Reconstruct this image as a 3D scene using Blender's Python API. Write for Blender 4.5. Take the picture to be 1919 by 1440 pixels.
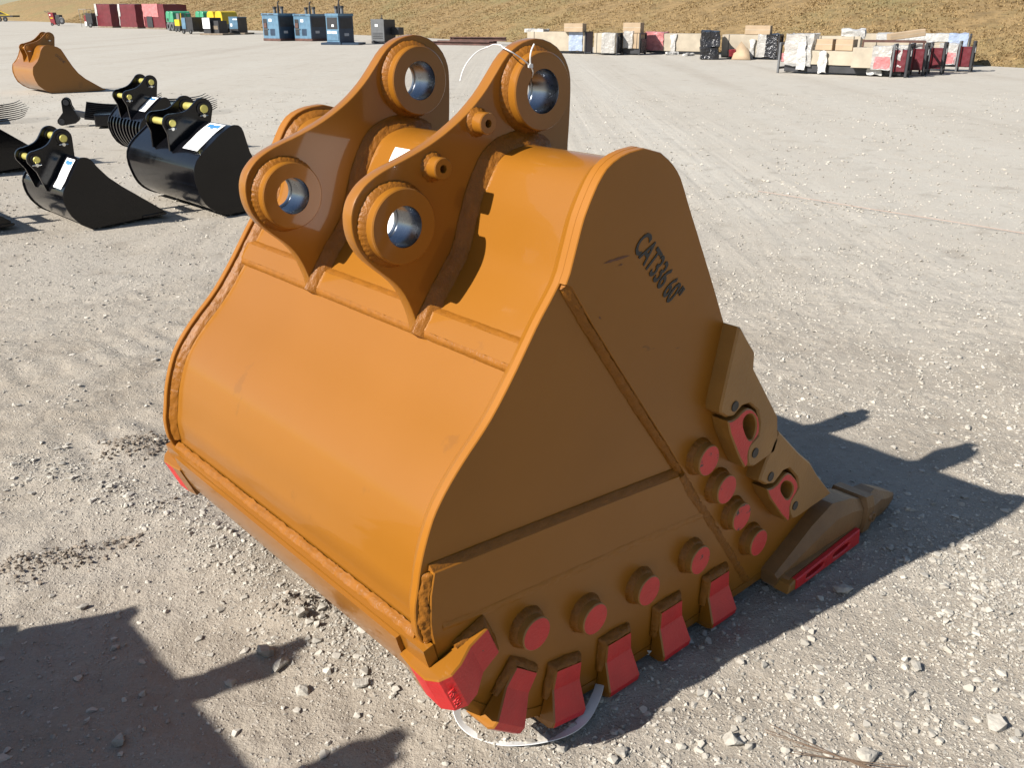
import bpy, bmesh, math, random
import numpy as np
from mathutils import Vector, Matrix, noise, geometry

for o in list(bpy.data.objects): bpy.data.objects.remove(o)
sc = bpy.context.scene
COL = sc.collection
R = math.radians
random.seed(7)
RNG = np.random.default_rng(7)

# ------------------------------------------------------------------ camera
CAM_H = 1.905
cam = bpy.data.cameras.new('camera')
cam.sensor_fit = 'HORIZONTAL'; cam.sensor_width = 36.0
cam.lens = 36.0 * 1701.7 / 1919.0
cam.clip_start = 0.05; cam.clip_end = 2000
camo = bpy.data.objects.new('camera', cam); COL.objects.link(camo)
camo.location = (0, 0, CAM_H)
camo.rotation_euler = (R(90 - 22.337), 0, 0)
sc.camera = camo

# ------------------------------------------------------------------ light
SUN_DIR = Vector((2.148, 1.275, -1.865)).normalized()      # way the light travels
SUN_EL = math.asin(-SUN_DIR.z)
SUN_AZ = math.atan2(-SUN_DIR.x, -SUN_DIR.y)
wd = bpy.data.worlds.new('World'); sc.world = wd; wd.use_nodes = True
nt = wd.node_tree
sky = nt.nodes.new('ShaderNodeTexSky'); sky.sky_type = 'NISHITA'; sky.sun_disc = False
sky.sun_elevation = SUN_EL; sky.sun_rotation = SUN_AZ
sky.air_density = 1.0; sky.dust_density = 0.6; sky.ozone_density = 1.0
bgn = nt.nodes['Background']; bgn.inputs['Strength'].default_value = 0.065
nt.links.new(sky.outputs[0], bgn.inputs['Color'])
sl = bpy.data.lights.new('sun', 'SUN'); sl.energy = 5.0; sl.angle = R(0.53); sl.color = (1.0, 0.955, 0.89)
so = bpy.data.objects.new('sun', sl); COL.objects.link(so)
so.rotation_euler = SUN_DIR.to_track_quat('-Z', 'Y').to_euler()
so.location = (-20, -12, 18)

sc.view_settings.view_transform = 'Standard'
sc.view_settings.look = 'None'
sc.view_settings.gamma = 1.0
sc.view_settings.use_curve_mapping = False
sc.view_settings.exposure = 0.95

# ------------------------------------------------------------------ materials
def mat(name, col, rough=0.5, metal=0.0, var=0.0, vscale=6.0, bump=0.0, bscale=40.0, coat=0.0, coat_rough=0.1,
        spec=0.5, alpha=1.0, island=0.0, wear=None, trans=0.0, rvar=0.0, bdist=0.01):
    m = bpy.data.materials.new(name); m.use_nodes = True
    n = m.node_tree.nodes; l = m.node_tree.links; b = n['Principled BSDF']
    b.inputs['Base Color'].default_value = (*col, 1); b.inputs['Roughness'].default_value = rough
    b.inputs['Metallic'].default_value = metal; b.inputs['Specular IOR Level'].default_value = spec
    b.inputs['Coat Weight'].default_value = coat; b.inputs['Coat Roughness'].default_value = coat_rough
    b.inputs['Alpha'].default_value = alpha; b.inputs['Transmission Weight'].default_value = trans
    tc = n.new('ShaderNodeTexCoord')
    cur = None
    if var or island or wear:
        rgb = n.new('ShaderNodeRGB'); rgb.outputs[0].default_value = (*col, 1); cur = rgb.outputs[0]
    if var:
        t = n.new('ShaderNodeTexNoise'); t.inputs['Scale'].default_value = vscale; t.inputs['Detail'].default_value = 5
        l.new(tc.outputs['Object'], t.inputs['Vector'])
        hs = n.new('ShaderNodeHueSaturation'); mr = n.new('ShaderNodeMapRange')
        mr.inputs[1].default_value = 0.3; mr.inputs[2].default_value = 0.7
        mr.inputs[3].default_value = 1 - var; mr.inputs[4].default_value = 1 + var
        l.new(t.outputs[0], mr.inputs[0]); l.new(mr.outputs[0], hs.inputs['Value']); l.new(cur, hs.inputs['Color'])
        cur = hs.outputs[0]
        if rvar:
            m2 = n.new('ShaderNodeMapRange'); m2.inputs[1].default_value = 0.3; m2.inputs[2].default_value = 0.7
            m2.inputs[3].default_value = rough - rvar; m2.inputs[4].default_value = rough + rvar
            l.new(t.outputs[0], m2.inputs[0]); l.new(m2.outputs[0], b.inputs['Roughness'])
    if island:
        g = n.new('ShaderNodeNewGeometry'); hs = n.new('ShaderNodeHueSaturation'); mr = n.new('ShaderNodeMapRange')
        mr.inputs[3].default_value = 1 - island; mr.inputs[4].default_value = 1 + island
        l.new(g.outputs['Random Per Island'], mr.inputs[0]); l.new(mr.outputs[0], hs.inputs['Value']); l.new(cur, hs.inputs['Color'])
        cur = hs.outputs[0]
    if wear:
        wcol, thr, wsc, stretch = wear
        mp = n.new('ShaderNodeMapping'); mp.inputs['Scale'].default_value = stretch; l.new(tc.outputs['Object'], mp.inputs[0])
        t = n.new('ShaderNodeTexNoise'); t.inputs['Scale'].default_value = wsc; t.inputs['Detail'].default_value = 8; t.inputs['Roughness'].default_value = 0.65
        l.new(mp.outputs[0], t.inputs['Vector'])
        mr = n.new('ShaderNodeMapRange'); mr.inputs[1].default_value = thr; mr.inputs[2].default_value = thr + 0.02
        l.new(t.outputs[0], mr.inputs[0])
        mx = n.new('ShaderNodeMix'); mx.data_type = 'RGBA'
        l.new(mr.outputs[0], mx.inputs[0]); l.new(cur, mx.inputs[6]); mx.inputs[7].default_value = (*wcol, 1)
        cur = mx.outputs[2]
    if cur: l.new(cur, b.inputs['Base Color'])
    if bump:
        t = n.new('ShaderNodeTexNoise'); t.inputs['Scale'].default_value = bscale; t.inputs['Detail'].default_value = 4
        l.new(tc.outputs['Object'], t.inputs['Vector'])
        bp = n.new('ShaderNodeBump'); bp.inputs['Strength'].default_value = bump; bp.inputs['Distance'].default_value = bdist
        l.new(t.outputs[0], bp.inputs['Height']); l.new(bp.outputs[0], b.inputs['Normal'])
    return m

OR = (0.232, 0.089, 0.0085)
M = {}
M['orange'] = mat('orange_paint', OR, 0.36, var=0.022, vscale=2.2, bump=0.05, bscale=5, spec=0.2, coat=0.5, coat_rough=0.06, bdist=0.02, rvar=0.03,
                  wear=((0.205, 0.080, 0.010), 0.625, 2.6, (1, 1, 0.6)))
M['orange_side'] = mat('orange_paint_side', (0.262, 0.098, 0.0085), 0.38, var=0.05, vscale=2.5, bump=0.04, bscale=14, spec=0.28, coat=0.1, coat_rough=0.2, bdist=0.02,
                  wear=((0.165, 0.060, 0.010), 0.70, 5.0, (0.5, 1, 1.6)))
M['weld'] = mat('orange_weld', (0.212, 0.078, 0.0085), 0.42, var=0.12, vscale=40, bump=0.45, bscale=200, spec=0.22, bdist=0.004)  # orange paint set darker to stand for the missing sky reflection
M['mustard'] = mat('mustard_cast_steel', (0.255, 0.120, 0.024), 0.42, var=0.10, vscale=9, bump=0.25, bscale=90, bdist=0.004)
M['cast'] = mat('brown_cast_steel', (0.19, 0.098, 0.034), 0.48, var=0.12, vscale=12, bump=0.4, bscale=70, bdist=0.005)
M['red'] = mat('red_paint', (0.52, 0.016, 0.018), 0.42, var=0.10, vscale=14, bump=0.35, bscale=120, bdist=0.004,
               wear=((0.079, 0.033, 0.030), 0.69, 26, (1, 1, 1)))
M['red_chip'] = mat('chipped_red_paint', (0.52, 0.016, 0.018), 0.42, var=0.10, vscale=14, bump=0.3, bscale=120, bdist=0.004,
               wear=((0.020, 0.018, 0.020), 0.60, 17, (1, 1, 1)))
M['bore'] = mat('machined_bore', (0.27, 0.285, 0.31), 0.27, metal=1.0, var=0.15, vscale=20, rvar=0.06)
M['rubber'] = mat('black_rubber', (0.015, 0.015, 0.016), 0.5)
M['ink'] = mat('black_stencil_paint', (0.018, 0.017, 0.017), 0.55, var=0.2, vscale=60)
M['white'] = mat('white_paper', (0.82, 0.82, 0.80), 0.5)
M['plastic_white'] = mat('white_plastic', (0.66, 0.66, 0.64), 0.4)
M['scuff'] = mat('rub_mark', (0.106, 0.030, 0.008), 0.5)
M['black'] = mat('black_gloss_paint', (0.004, 0.004, 0.005), 0.15, var=0.3, vscale=3, bump=0.06, bscale=7, spec=0.36, rvar=0.04, bdist=0.02)
M['pin'] = mat('zinc_yellow_pin', (0.72, 0.63, 0.18), 0.35, metal=0.6, var=0.1)
M['silver'] = mat('zinc_bolt', (0.75, 0.74, 0.70), 0.25, metal=0.9)
M['blueink'] = mat('blue_print', (0.040, 0.172, 0.363), 0.5)
M['greyink'] = mat('grey_print', (0.330, 0.343, 0.370), 0.5)
M['worn'] = mat('worn_grey_steel', (0.198, 0.185, 0.172), 0.6, var=0.3, vscale=10)
M['blue'] = mat('blue_machine_paint', (0.085, 0.165, 0.24), 0.4, var=0.2, vscale=3)
M['blue_dark'] = mat('dark_blue_paint', (0.017, 0.036, 0.066), 0.4, var=0.2, vscale=3)
M['dark'] = mat('dark_steel', (0.022, 0.022, 0.025), 0.5, var=0.3, vscale=4)
M['grey'] = mat('grey_machine_paint', (0.106, 0.109, 0.112), 0.5, var=0.15, vscale=4)
M['maroon'] = mat('maroon_wrap', (0.106, 0.012, 0.018), 0.38, var=0.2, vscale=2, bump=0.4, bscale=6, bdist=0.05)
M['pinkwrap'] = mat('pink_film_wrap', (0.409, 0.145, 0.145), 0.35, var=0.25, vscale=4, bump=0.6, bscale=9, bdist=0.05)
M['film'] = mat('clear_film_wrap', (0.46, 0.45, 0.43), 0.28, var=0.15, vscale=5, bump=0.8, bscale=11, bdist=0.05, alpha=0.62)
M['film_solid'] = mat('white_film_wrap', (0.40, 0.39, 0.37), 0.3, var=0.2, vscale=5, bump=0.8, bscale=11, bdist=0.05)
M['blackfilm'] = mat('black_film_wrap', (0.02, 0.02, 0.023), 0.22, var=0.3, vscale=4, bump=1.0, bscale=8, bdist=0.08)
M['card'] = mat('cardboard', (0.335, 0.245, 0.155), 0.75, var=0.12, vscale=3, bump=0.2, bscale=6)
M['card2'] = mat('pale_cardboard', (0.345, 0.295, 0.222), 0.7, var=0.16, vscale=2.5, bump=0.3, bscale=6)
M['green'] = mat('green_machine_paint', (0.040, 0.238, 0.125), 0.4, var=0.12, vscale=3)
M['yellow'] = mat('yellow_machine_paint', (0.528, 0.370, 0.013), 0.4, var=0.12, vscale=3)
M['redm'] = mat('red_machine_paint', (0.19, 0.016, 0.022), 0.4, var=0.15, vscale=3)
M['wood'] = mat('weathered_pallet_wood', (0.172, 0.132, 0.092), 0.8, var=0.3, vscale=5)
M['rust'] = mat('rusty_beam', (0.086, 0.040, 0.030), 0.75, var=0.4, vscale=3)
M['navy'] = mat('navy_panel', (0.013, 0.020, 0.066), 0.4)
M['bluefilm'] = mat('bluish_film', (0.277, 0.330, 0.436), 0.3, var=0.2, vscale=4, bump=0.7, bscale=9, bdist=0.05)
M['string'] = mat('dusty_red_string', (0.30, 0.215, 0.175), 0.8)
M['stone'] = mat('crushed_limestone', (0.352, 0.324, 0.275), 0.85, island=0.24, bump=0.3, bscale=150, bdist=0.003)
M['clod'] = mat('shade_toned_clods', (0.205, 0.170, 0.132), 0.95, island=0.35, bump=0.4, bscale=120, bdist=0.003)  # shadow among the rough lumps put into the dark colour
M['rock'] = mat('limestone_rock', (0.343, 0.317, 0.271), 0.85, var=0.2, vscale=25, bump=0.6, bscale=90, bdist=0.006)
M['twig'] = mat('dry_twig', (0.132, 0.086, 0.053), 0.8)

# ------------------------------------------------------------------ mesh helpers
def offset(poly, d, closed=True):
    n = len(poly); out = []
    if closed:
        A = sum(poly[i][0]*poly[(i+1) % n][1]-poly[(i+1) % n][0]*poly[i][1] for i in range(n))
        s = 1 if A > 0 else -1
    else: s = 1
    for i in range(n):
        if closed: a, b, c = poly[i-1], poly[i], poly[(i+1) % n]
        else: a, b, c = poly[max(i-1, 0)], poly[i], poly[min(i+1, n-1)]
        e1 = Vector((b[0]-a[0], b[1]-a[1])); e2 = Vector((c[0]-b[0], c[1]-b[1]))
        if e1.length < 1e-9: e1 = e2
        if e2.length < 1e-9: e2 = e1
        e1.normalize(); e2.normalize()
        n1 = Vector((-e1.y, e1.x)); n2 = Vector((-e2.y, e2.x)); m = n1+n2
        if m.length < 1e-6: m = n1
        m.normalize(); k = max(0.5, m.dot(n1))
        out.append((b[0]+s*m.x*d/k, b[1]+s*m.y*d/k))
    return out

def smooth(pts, it=2, closed=False):
    for _ in range(it):
        q = []
        n = len(pts)
        if not closed: q.append(pts[0])
        for i in range(n if closed else n-1):
            a = pts[i]; b = pts[(i+1) % n]
            q.append(tuple(x*0.75+y*0.25 for x, y in zip(a, b))); q.append(tuple(x*0.25+y*0.75 for x, y in zip(a, b)))
        if not closed: q.append(pts[-1])
        pts = q
    return pts

def resample(pts, step):
    P = [Vector(p) for p in pts]; L = [0]
    for a, b in zip(P, P[1:]): L.append(L[-1]+(b-a).length)
    n = max(2, int(L[-1]/step)+1); out = []; j = 0
    for i in range(n):
        t = L[-1]*i/(n-1)
        while j < len(L)-2 and L[j+1] < t: j += 1
        s = (t-L[j])/max(1e-9, L[j+1]-L[j]); out.append(P[j].lerp(P[j+1], min(1, max(0, s))))
    return out

def circ(c, r, n=40): return [(c[0]+r*math.cos(2*math.pi*i/n), c[1]+r*math.sin(2*math.pi*i/n)) for i in range(n)]

class MB:
    """collects faces; build() links them as ONE mesh object"""
    def __init__(s): s.v = []; s.f = []; s.m = []; s.flat = set()
    def add(s, vs, fs, mi=0):
        o = len(s.v)
        s.v += [tuple(v) for v in vs]; s.f += [[o+i for i in f] for f in fs]; s.m += [mi]*len(fs)
        return s
    def ext(s, poly, y0, y1, b=0.0, holes=(), mi=0, capmi=None, nb=1):
        """polygon in (x, z) pushed from y0 to y1, edges bevelled by b"""
        loops = [list(poly)]+[list(h) for h in holes]
        sg = 1 if y1 > y0 else -1
        if b: levels = [(b, y0)]+[(b*(1-math.sin(math.pi/2*k/nb)), y0+sg*b*(1-math.cos(math.pi/2*k/nb))) for k in range(1, nb+1)]
        else: levels = [(0, y0)]
        levels = levels+[(d, y1-(y-y0)) for d, y in reversed(levels)]
        vs = []; idx = []
        for d, y in levels:
            row = []
            for li, lp in enumerate(loops):
                q = lp if d == 0 else offset(lp, d if li == 0 else -d)
                row.append([len(vs)+i for i in range(len(q))]); vs += [(p[0], y, p[1]) for p in q]
            idx.append(row)
        fs = []; ms = []
        for a, c in zip(idx, idx[1:]):
            for la, lb in zip(a, c):
                n = len(la)
                for i in range(n): fs.append([la[i], la[(i+1) % n], lb[(i+1) % n], lb[i]]); ms.append(mi)
        for row in (idx[0], idx[-1]):
            flat = [i for lp in row for i in lp]
            tri = geometry.tessellate_polygon([[Vector((vs[i][0], vs[i][2], 0)) for i in lp] for lp in row])
            for t in tri: s.flat.add(len(s.f)+len(fs)); fs.append([flat[k] for k in t]); ms.append(mi if capmi is None else capmi)
        o = len(s.v); s.v += vs; s.f += [[o+i for i in f] for f in fs]; s.m += ms
        return s
    def lathe(s, prof, c, n=48, mi=0, jit=None, closed=False):
        """prof: (r, y) revolved round the y axis through (x, z) = c"""
        vs = []; fs = []
        for k, (r, y) in enumerate(prof):
            for i in range(n):
                a = 2*math.pi*i/n; rr = r; yy = y
                if jit and jit[k]: 
                    q = 0.8*noise.noise(Vector((math.cos(a)*5+c[0]*7, math.sin(a)*5+c[1]*7, k*0.5)))+0.5*noise.noise(Vector((math.cos(a)*30, math.sin(a)*30, k*0.8+c[0])))+0.25*math.sin(a*45+k*0.7)
                    rr += q*jit[k]
                vs.append((c[0]+rr*math.cos(a), yy, c[1]+rr*math.sin(a)))
        K = len(prof)
        for k in range(K if closed else K-1):
            for i in range(n):
                k2 = (k+1) % K
                fs.append([k*n+i, k*n+(i+1) % n, k2*n+(i+1) % n, k2*n+i])
        return s.add(vs, fs, mi)
    def disc(s, r, y, c, n=48, mi=0):
        return s.add([(c[0]+r*math.cos(2*math.pi*i/n), y, c[1]+r*math.sin(2*math.pi*i/n)) for i in range(n)], [list(range(n))], mi)
    def box(s, a, b, mi=0, bev=0.0):
        x0, y0, z0 = a; x1, y1, z1 = b
        if bev: return s.ext([(x0, z0), (x1, z0), (x1, z1), (x0, z1)], y0, y1, bev, mi=mi)
        vs = [(x, y, z) for x in (x0, x1) for y in (y0, y1) for z in (z0, z1)]
        return s.add(vs, [[0, 1, 3, 2], [4, 6, 7, 5], [0, 4, 5, 1], [2, 3, 7, 6], [0, 2, 6, 4], [1, 5, 7, 3]], mi)
    def gbox(s, a, b, n=6, mi=0):
        """box whose faces are n x n grids with shared edges"""
        idx = {}; vs = []; fs = []
        def vi(i, j, k):
            if (i, j, k) not in idx:
                idx[(i, j, k)] = len(vs); vs.append(tuple(a[q]+(b[q]-a[q])*c/n for q, c in enumerate((i, j, k))))
            return idx[(i, j, k)]
        for i in range(n):
            for j in range(n):
                for e in (0, n):
                    fs.append([vi(i, j, e), vi(i+1, j, e), vi(i+1, j+1, e), vi(i, j+1, e)])
                    fs.append([vi(i, e, j), vi(i+1, e, j), vi(i+1, e, j+1), vi(i, e, j+1)])
                    fs.append([vi(e, i, j), vi(e, i+1, j), vi(e, i+1, j+1), vi(e, i, j+1)])
        return s.add(vs, fs, mi)
    def hexa(s, pts8, mi=0):
        """bottom four then top four"""
        return s.add(pts8, [[0, 3, 2, 1], [4, 5, 6, 7], [0, 1, 5, 4], [1, 2, 6, 5], [2, 3, 7, 6], [3, 0, 4, 7]], mi)
    def tube(s, pts, r, n=8, mi=0, caps=True):
        P = [Vector(p) for p in pts]; rs = r if isinstance(r, (list, tuple)) else [r]*len(P)
        vs = []; fs = []; prev = None
        for i, p in enumerate(P):
            t = (P[min(i+1, len(P)-1)]-P[max(i-1, 0)]).normalized()
            if prev is None:
                up = Vector((0, 0, 1)) if abs(t.z) < 0.9 else Vector((1, 0, 0)); nn = t.cross(up).normalized()
            else:
                nn = prev-t*prev.dot(t); nn = nn.normalized() if nn.length > 1e-6 else t.orthogonal().normalized()
            prev = nn; bb = t.cross(nn)
            for k in range(n):
                a = 2*math.pi*k/n; vs.append(p+(nn*math.cos(a)+bb*math.sin(a))*rs[i])
        for i in range(len(P)-1):
            for k in range(n): fs.append([i*n+k, i*n+(k+1) % n, (i+1)*n+(k+1) % n, (i+1)*n+k])
        if caps: fs += [list(range(n))[::-1], [(len(P)-1)*n+k for k in range(n)]]
        return s.add(vs, fs, mi)
    def loft(s, rings, mi=0, caps=True):
        n = len(rings[0]); vs = [p for r in rings for p in r]; fs = []
        for i in range(len(rings)-1):
            for k in range(n): fs.append([i*n+k, i*n+(k+1) % n, (i+1)*n+(k+1) % n, (i+1)*n+k])
        if caps: fs += [list(range(n))[::-1], [(len(rings)-1)*n+k for k in range(n)]]
        return s.add(vs, fs, mi)
    def sheet(s, prof, y0, y1, th, ny=1, mi=0):
        """open profile of (x, z) swept in y, th thick towards the profile's left"""
        inner = offset(prof, th, closed=False); n = len(prof); vs = []; fs = []
        ys = [y0+(y1-y0)*j/ny for j in range(ny+1)]
        for y in ys: vs += [(p[0], y, p[1]) for p in prof]+[(p[0], y, p[1]) for p in inner]
        for j in range(ny):
            a = j*2*n; b = (j+1)*2*n
            for i in range(n-1):
                fs.append([a+i, a+i+1, b+i+1, b+i]); fs.append([a+n+i+1, a+n+i, b+n+i, b+n+i+1])
            fs.append([a, b, b+n, a+n]); fs.append([a+n-1, a+2*n-1, b+2*n-1, b+n-1])
        for a in (0, ny*2*n):
            for i in range(n-1): fs.append([a+i, a+n+i, a+n+i+1, a+i+1])
        return s.add(vs, fs, mi)
    def fillet(s, A, B, out, bulge=0.003, step=0.006, nc=5, amp=0.0022, mi=0, seed=0):
        """weld bead between two toe lines"""
        n0 = max(len(A), len(B)); L = sum((Vector(a)-Vector(b)).length for a, b in zip(A, A[1:]))
        n = max(4, int(L/step)); A = resample(A, L/n); 
        LB = sum((Vector(a)-Vector(b)).length for a, b in zip(B, B[1:])); B = resample(B, LB/n)
        n = min(len(A), len(B)); vs = []; fs = []; out = Vector(out)
        for i in range(n):
            rip = random.random()
            t = (A[min(i+1, n-1)]-A[max(i-1, 0)]).normalized(); c = B[i]-A[i]
            nn = t.cross(c); nn = nn.normalized() if nn.length > 1e-9 else out
            if nn.dot(out) < 0: nn = -nn
            for k in range(nc+1):
                q = k/nc; p = A[i].lerp(B[i], q)
                d = bulge*math.sin(math.pi*q)
                w = noise.noise(p*28+Vector((seed, k*0.9, 0)))*amp*1.3+noise.noise(p*95+Vector((0, seed, k*1.3)))*amp+(rip-0.5)*amp*0.7
                if 0 < k < nc: p = p+nn*(d+w)
                else: p = p+c*(w*1.2/max(c.length, 1e-6))*(1 if k else -1)*0.8
                vs.append(p)
        for i in range(n-1):
            for k in range(nc): a = i*(nc+1)+k; fs.append([a, a+1, a+nc+2, a+nc+1])
        for i in (0, n-1):      # close both ends down into the corner
            t = (A[min(i+1, n-1)]-A[max(i-1, 0)]).normalized(); c = B[i]-A[i]; nn = t.cross(c).normalized()
            if nn.dot(out) < 0: nn = -nn
            vs.append((A[i]+B[i])/2-nn*c.length*0.5+t*(0.004 if i else -0.004)); q = len(vs)-1
            for k in range(nc): fs.append([i*(nc+1)+k, i*(nc+1)+k+1, q])
        return s.add(vs, fs, mi)
    def build(s, name, mats, parent=None, flat=False, ang=32, fixn=True):
        me = bpy.data.meshes.new(name)
        me.from_pydata([tuple(v) for v in s.v], [], s.f)
        if not isinstance(mats, (list, tuple)): mats = [mats]
        for m in mats: me.materials.append(M[m] if isinstance(m, str) else m)
        me.polygons.foreach_set('material_index', s.m)
        if fixn:
            bm = bmesh.new(); bm.from_mesh(me); bmesh.ops.recalc_face_normals(bm, faces=bm.faces); bm.to_mesh(me); bm.free()
        if not flat:
            me.polygons.foreach_set('use_smooth', [True]*len(me.polygons)); me.set_sharp_from_angle(angle=R(ang))
            if s.flat: me.polygons.foreach_set('use_smooth', [i not in s.flat for i in range(len(me.polygons))])
        me.update()
        o = bpy.data.objects.new(name, me); COL.objects.link(o)
        if parent: o.parent = parent
        return o

def tag(o, label=None, cat=None, group=None, kind=None):
    if label: o['label'] = label
    if cat: o['category'] = cat
    if group: o['group'] = group
    if kind: o['kind'] = kind
    return o
def thing(name, loc, rz, label, cat, group=None):
    o = bpy.data.objects.new(name, None); o.empty_display_size = 0.2; COL.objects.link(o)
    o.location = loc; o.rotation_euler = (0, 0, rz); return tag(o, label, cat, group)
def copy_tree(o, parent=None):
    c = o.copy(); COL.objects.link(c)
    if parent: c.parent = parent
    for ch in list(o.children): copy_tree(ch, c)
    return c

# ------------------------------------------------------------------ ground
def ground_material():
    m = bpy.data.materials.new('gravel_ground'); m.use_nodes = True
    n = m.node_tree.nodes; l = m.node_tree.links; b = n['Principled BSDF']
    b.inputs['Roughness'].default_value = 0.92; b.inputs['Specular IOR Level'].default_value = 0.15
    tc = n.new('ShaderNodeTexCoord'); P = tc.outputs['Object']
    def nz(scale, det=5, rough=0.55, vec=P):
        t = n.new('ShaderNodeTexNoise'); t.inputs['Scale'].default_value = scale; t.inputs['Detail'].default_value = det
        t.inputs['Roughness'].default_value = rough; l.new(vec, t.inputs['Vector']); return t.outputs[0]
    def rng(x, a, b_, c=0.0, d=1.0):
        r = n.new('ShaderNodeMapRange'); r.inputs[1].default_value = a; r.inputs[2].default_value = b_
        r.inputs[3].default_value = c; r.inputs[4].default_value = d; l.new(x, r.inputs[0]); return r.outputs[0]
    def mix(f, a, b_, mode='MIX'):
        x = n.new('ShaderNodeMix'); x.data_type = 'RGBA'; x.blend_type = mode
        for s_, v in ((0, f), (6, a), (7, b_)):
            if isinstance(v, (tuple, float, int)): x.inputs[s_].default_value = (*v, 1) if isinstance(v, tuple) else v
            else: l.new(v, x.inputs[s_])
        return x.outputs[2]
    def math_(op, a, b_):
        x = n.new('ShaderNodeMath'); x.operation = op
        for i, v in enumerate((a, b_)):
            if isinstance(v, (float, int)): x.inputs[i].default_value = v
            else: l.new(v, x.inputs[i])
        return x.outputs[0]
    tan = (0.312, 0.268, 0.212); pale = (0.372, 0.334, 0.280); white = (0.46, 0.432, 0.38); dark = (0.185, 0.155, 0.120)
    # wheel-swept bands, drawn out along the traffic direction
    mp = n.new('ShaderNodeMapping'); mp.inputs['Rotation'].default_value = (0, 0, R(-33)); mp.inputs['Scale'].default_value = (0.55, 0.022, 1)
    l.new(P, mp.inputs[0]); streak = nz(1.0, 6, 0.6, mp.outputs[0])
    sep = n.new('ShaderNodeSeparateXYZ'); l.new(P, sep.inputs[0])
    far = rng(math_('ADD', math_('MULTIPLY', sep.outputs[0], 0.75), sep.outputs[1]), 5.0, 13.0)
    big = nz(0.35, 4); med = nz(2.2, 6, 0.6); fine = nz(26, 6, 0.7); vf = nz(110, 4, 0.7)
    base = mix(rng(big, 0.38, 0.62), tan, pale)
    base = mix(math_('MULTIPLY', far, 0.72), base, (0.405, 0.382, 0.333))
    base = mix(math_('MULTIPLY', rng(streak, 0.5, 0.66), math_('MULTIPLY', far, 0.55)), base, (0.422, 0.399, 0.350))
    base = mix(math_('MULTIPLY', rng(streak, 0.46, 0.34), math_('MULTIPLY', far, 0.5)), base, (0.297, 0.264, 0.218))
    base = mix(rng(med, 0.46, 0.70, 0, 0.62), base, pale)
    base = mix(rng(med, 0.44, 0.30, 0, 0.38), base, dark)
    base = mix(rng(fine, 0.56, 0.76, 0, 0.55), base, white)
    base = mix(rng(fine, 0.44, 0.26, 0, 0.5), base, dark)
    vor = n.new('ShaderNodeTexVoronoi'); vor.inputs['Scale'].default_value = 75; l.new(P, vor.inputs['Vector'])
    grit = rng(vor.outputs['Distance'], 0.36, 0.14)
    vsep = n.new('ShaderNodeSeparateColor'); l.new(vor.outputs['Color'], vsep.inputs[0])
    pick = rng(vsep.outputs[0], 0.58, 0.66)
    gr = math_('MULTIPLY', math_('MULTIPLY', grit, pick), math_('SUBTRACT', 1.0, math_('MULTIPLY', far, 0.8)))
    base = mix(math_('MULTIPLY', gr, 0.55), base, white)
    base = mix(rng(vf, 0.3, 0.7, 0.0, 0.35), base, mix(1.0, base, (0.62, 0.60, 0.58), 'MULTIPLY'))
    l.new(base, b.inputs['Base Color'])
    h = math_('ADD', math_('MULTIPLY', fine, 0.9), math_('MULTIPLY', vf, 0.30))
    h = math_('ADD', h, math_('MULTIPLY', gr, 0.26)); h = math_('ADD', h, math_('MULTIPLY', med, 1.6))
    bp = n.new('ShaderNodeBump'); l.new(math_('SUBTRACT', 0.85, math_('MULTIPLY', far, 0.45)), bp.inputs['Strength']); bp.inputs['Distance'].default_value = 0.022
    l.new(h, bp.inputs['Height']); l.new(bp.outputs[0], b.inputs['Normal'])
    return m
M['ground'] = ground_material()

CLODS = [(-1.82, 2.86, 0.10, 0.020), (-1.66, 2.95, 0.08, 0.02), (-1.76, 3.84, 0.14, 0.045), (-0.76, 2.57, 0.09, 0.035), (-0.63, 2.62, 0.07, 0.03), (-1.15, 2.2, 0.22, 0.015)]
def hgt(x, y):
    v = Vector((x, y, 0.0)); r = math.hypot(x, y)
    k = 1.0/(1+max(0, r-9)*0.05)
    h = 0.016*noise.noise(v*0.7)+0.009*noise.noise(v*2.3+Vector((3, 1, 0)))
    q = Vector((x*0.9+y*0.45, (y*0.9-x*0.45)*3.2, 0.0))
    h += 0.012*noise.noise(q*2.1+Vector((7, 2, 0)))
    h += 0.0080*noise.noise(v*9.0+Vector((1, 8, 0)))+0.0052*noise.noise(v*21.0)+0.0022*noise.noise(v*43.0)
    if y < 12: h += 0.016*max(0, 1-abs(x+1.9)/2.6)*(0.42-abs(noise.noise(q*1.3+Vector((2, 9, 0))))*1.6-abs(noise.noise(v*4.4+Vector((5, 5, 0))))*0.7)
    for cx, cy, rr, a in CLODS:
        d = ((x-cx)**2+(y-cy)**2)/(rr*rr)
        if d < 6: h += a*math.exp(-d)*(0.6+1.3*abs(noise.noise(v*24)))
    # low windrow of loose material behind the bucket and a rut beside it
    t = (x+0.2)*0.80+(y-2.2)*(-0.6); s = (x+0.2)*0.6+(y-2.2)*0.80
    if -2.6 < t < 0.4: h += 0.016*math.exp(-((s-0.05-0.08*math.sin(t*3))/0.16)**2)
    # tyre lug prints on the left
    if x < -0.9 and 3.2 < y < 9:
        a = (x*0.62+y*0.78); b_ = (x*0.78-y*0.62)
        wdt = math.exp(-((b_+4.0)/0.24)**2)+math.exp(-((b_+5.1)/0.24)**2)
        h += 0.012*wdt*(abs((a*5.5+0.5*b_) % 1-0.5)*2-0.5)
    return (h-0.007)*k

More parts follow.
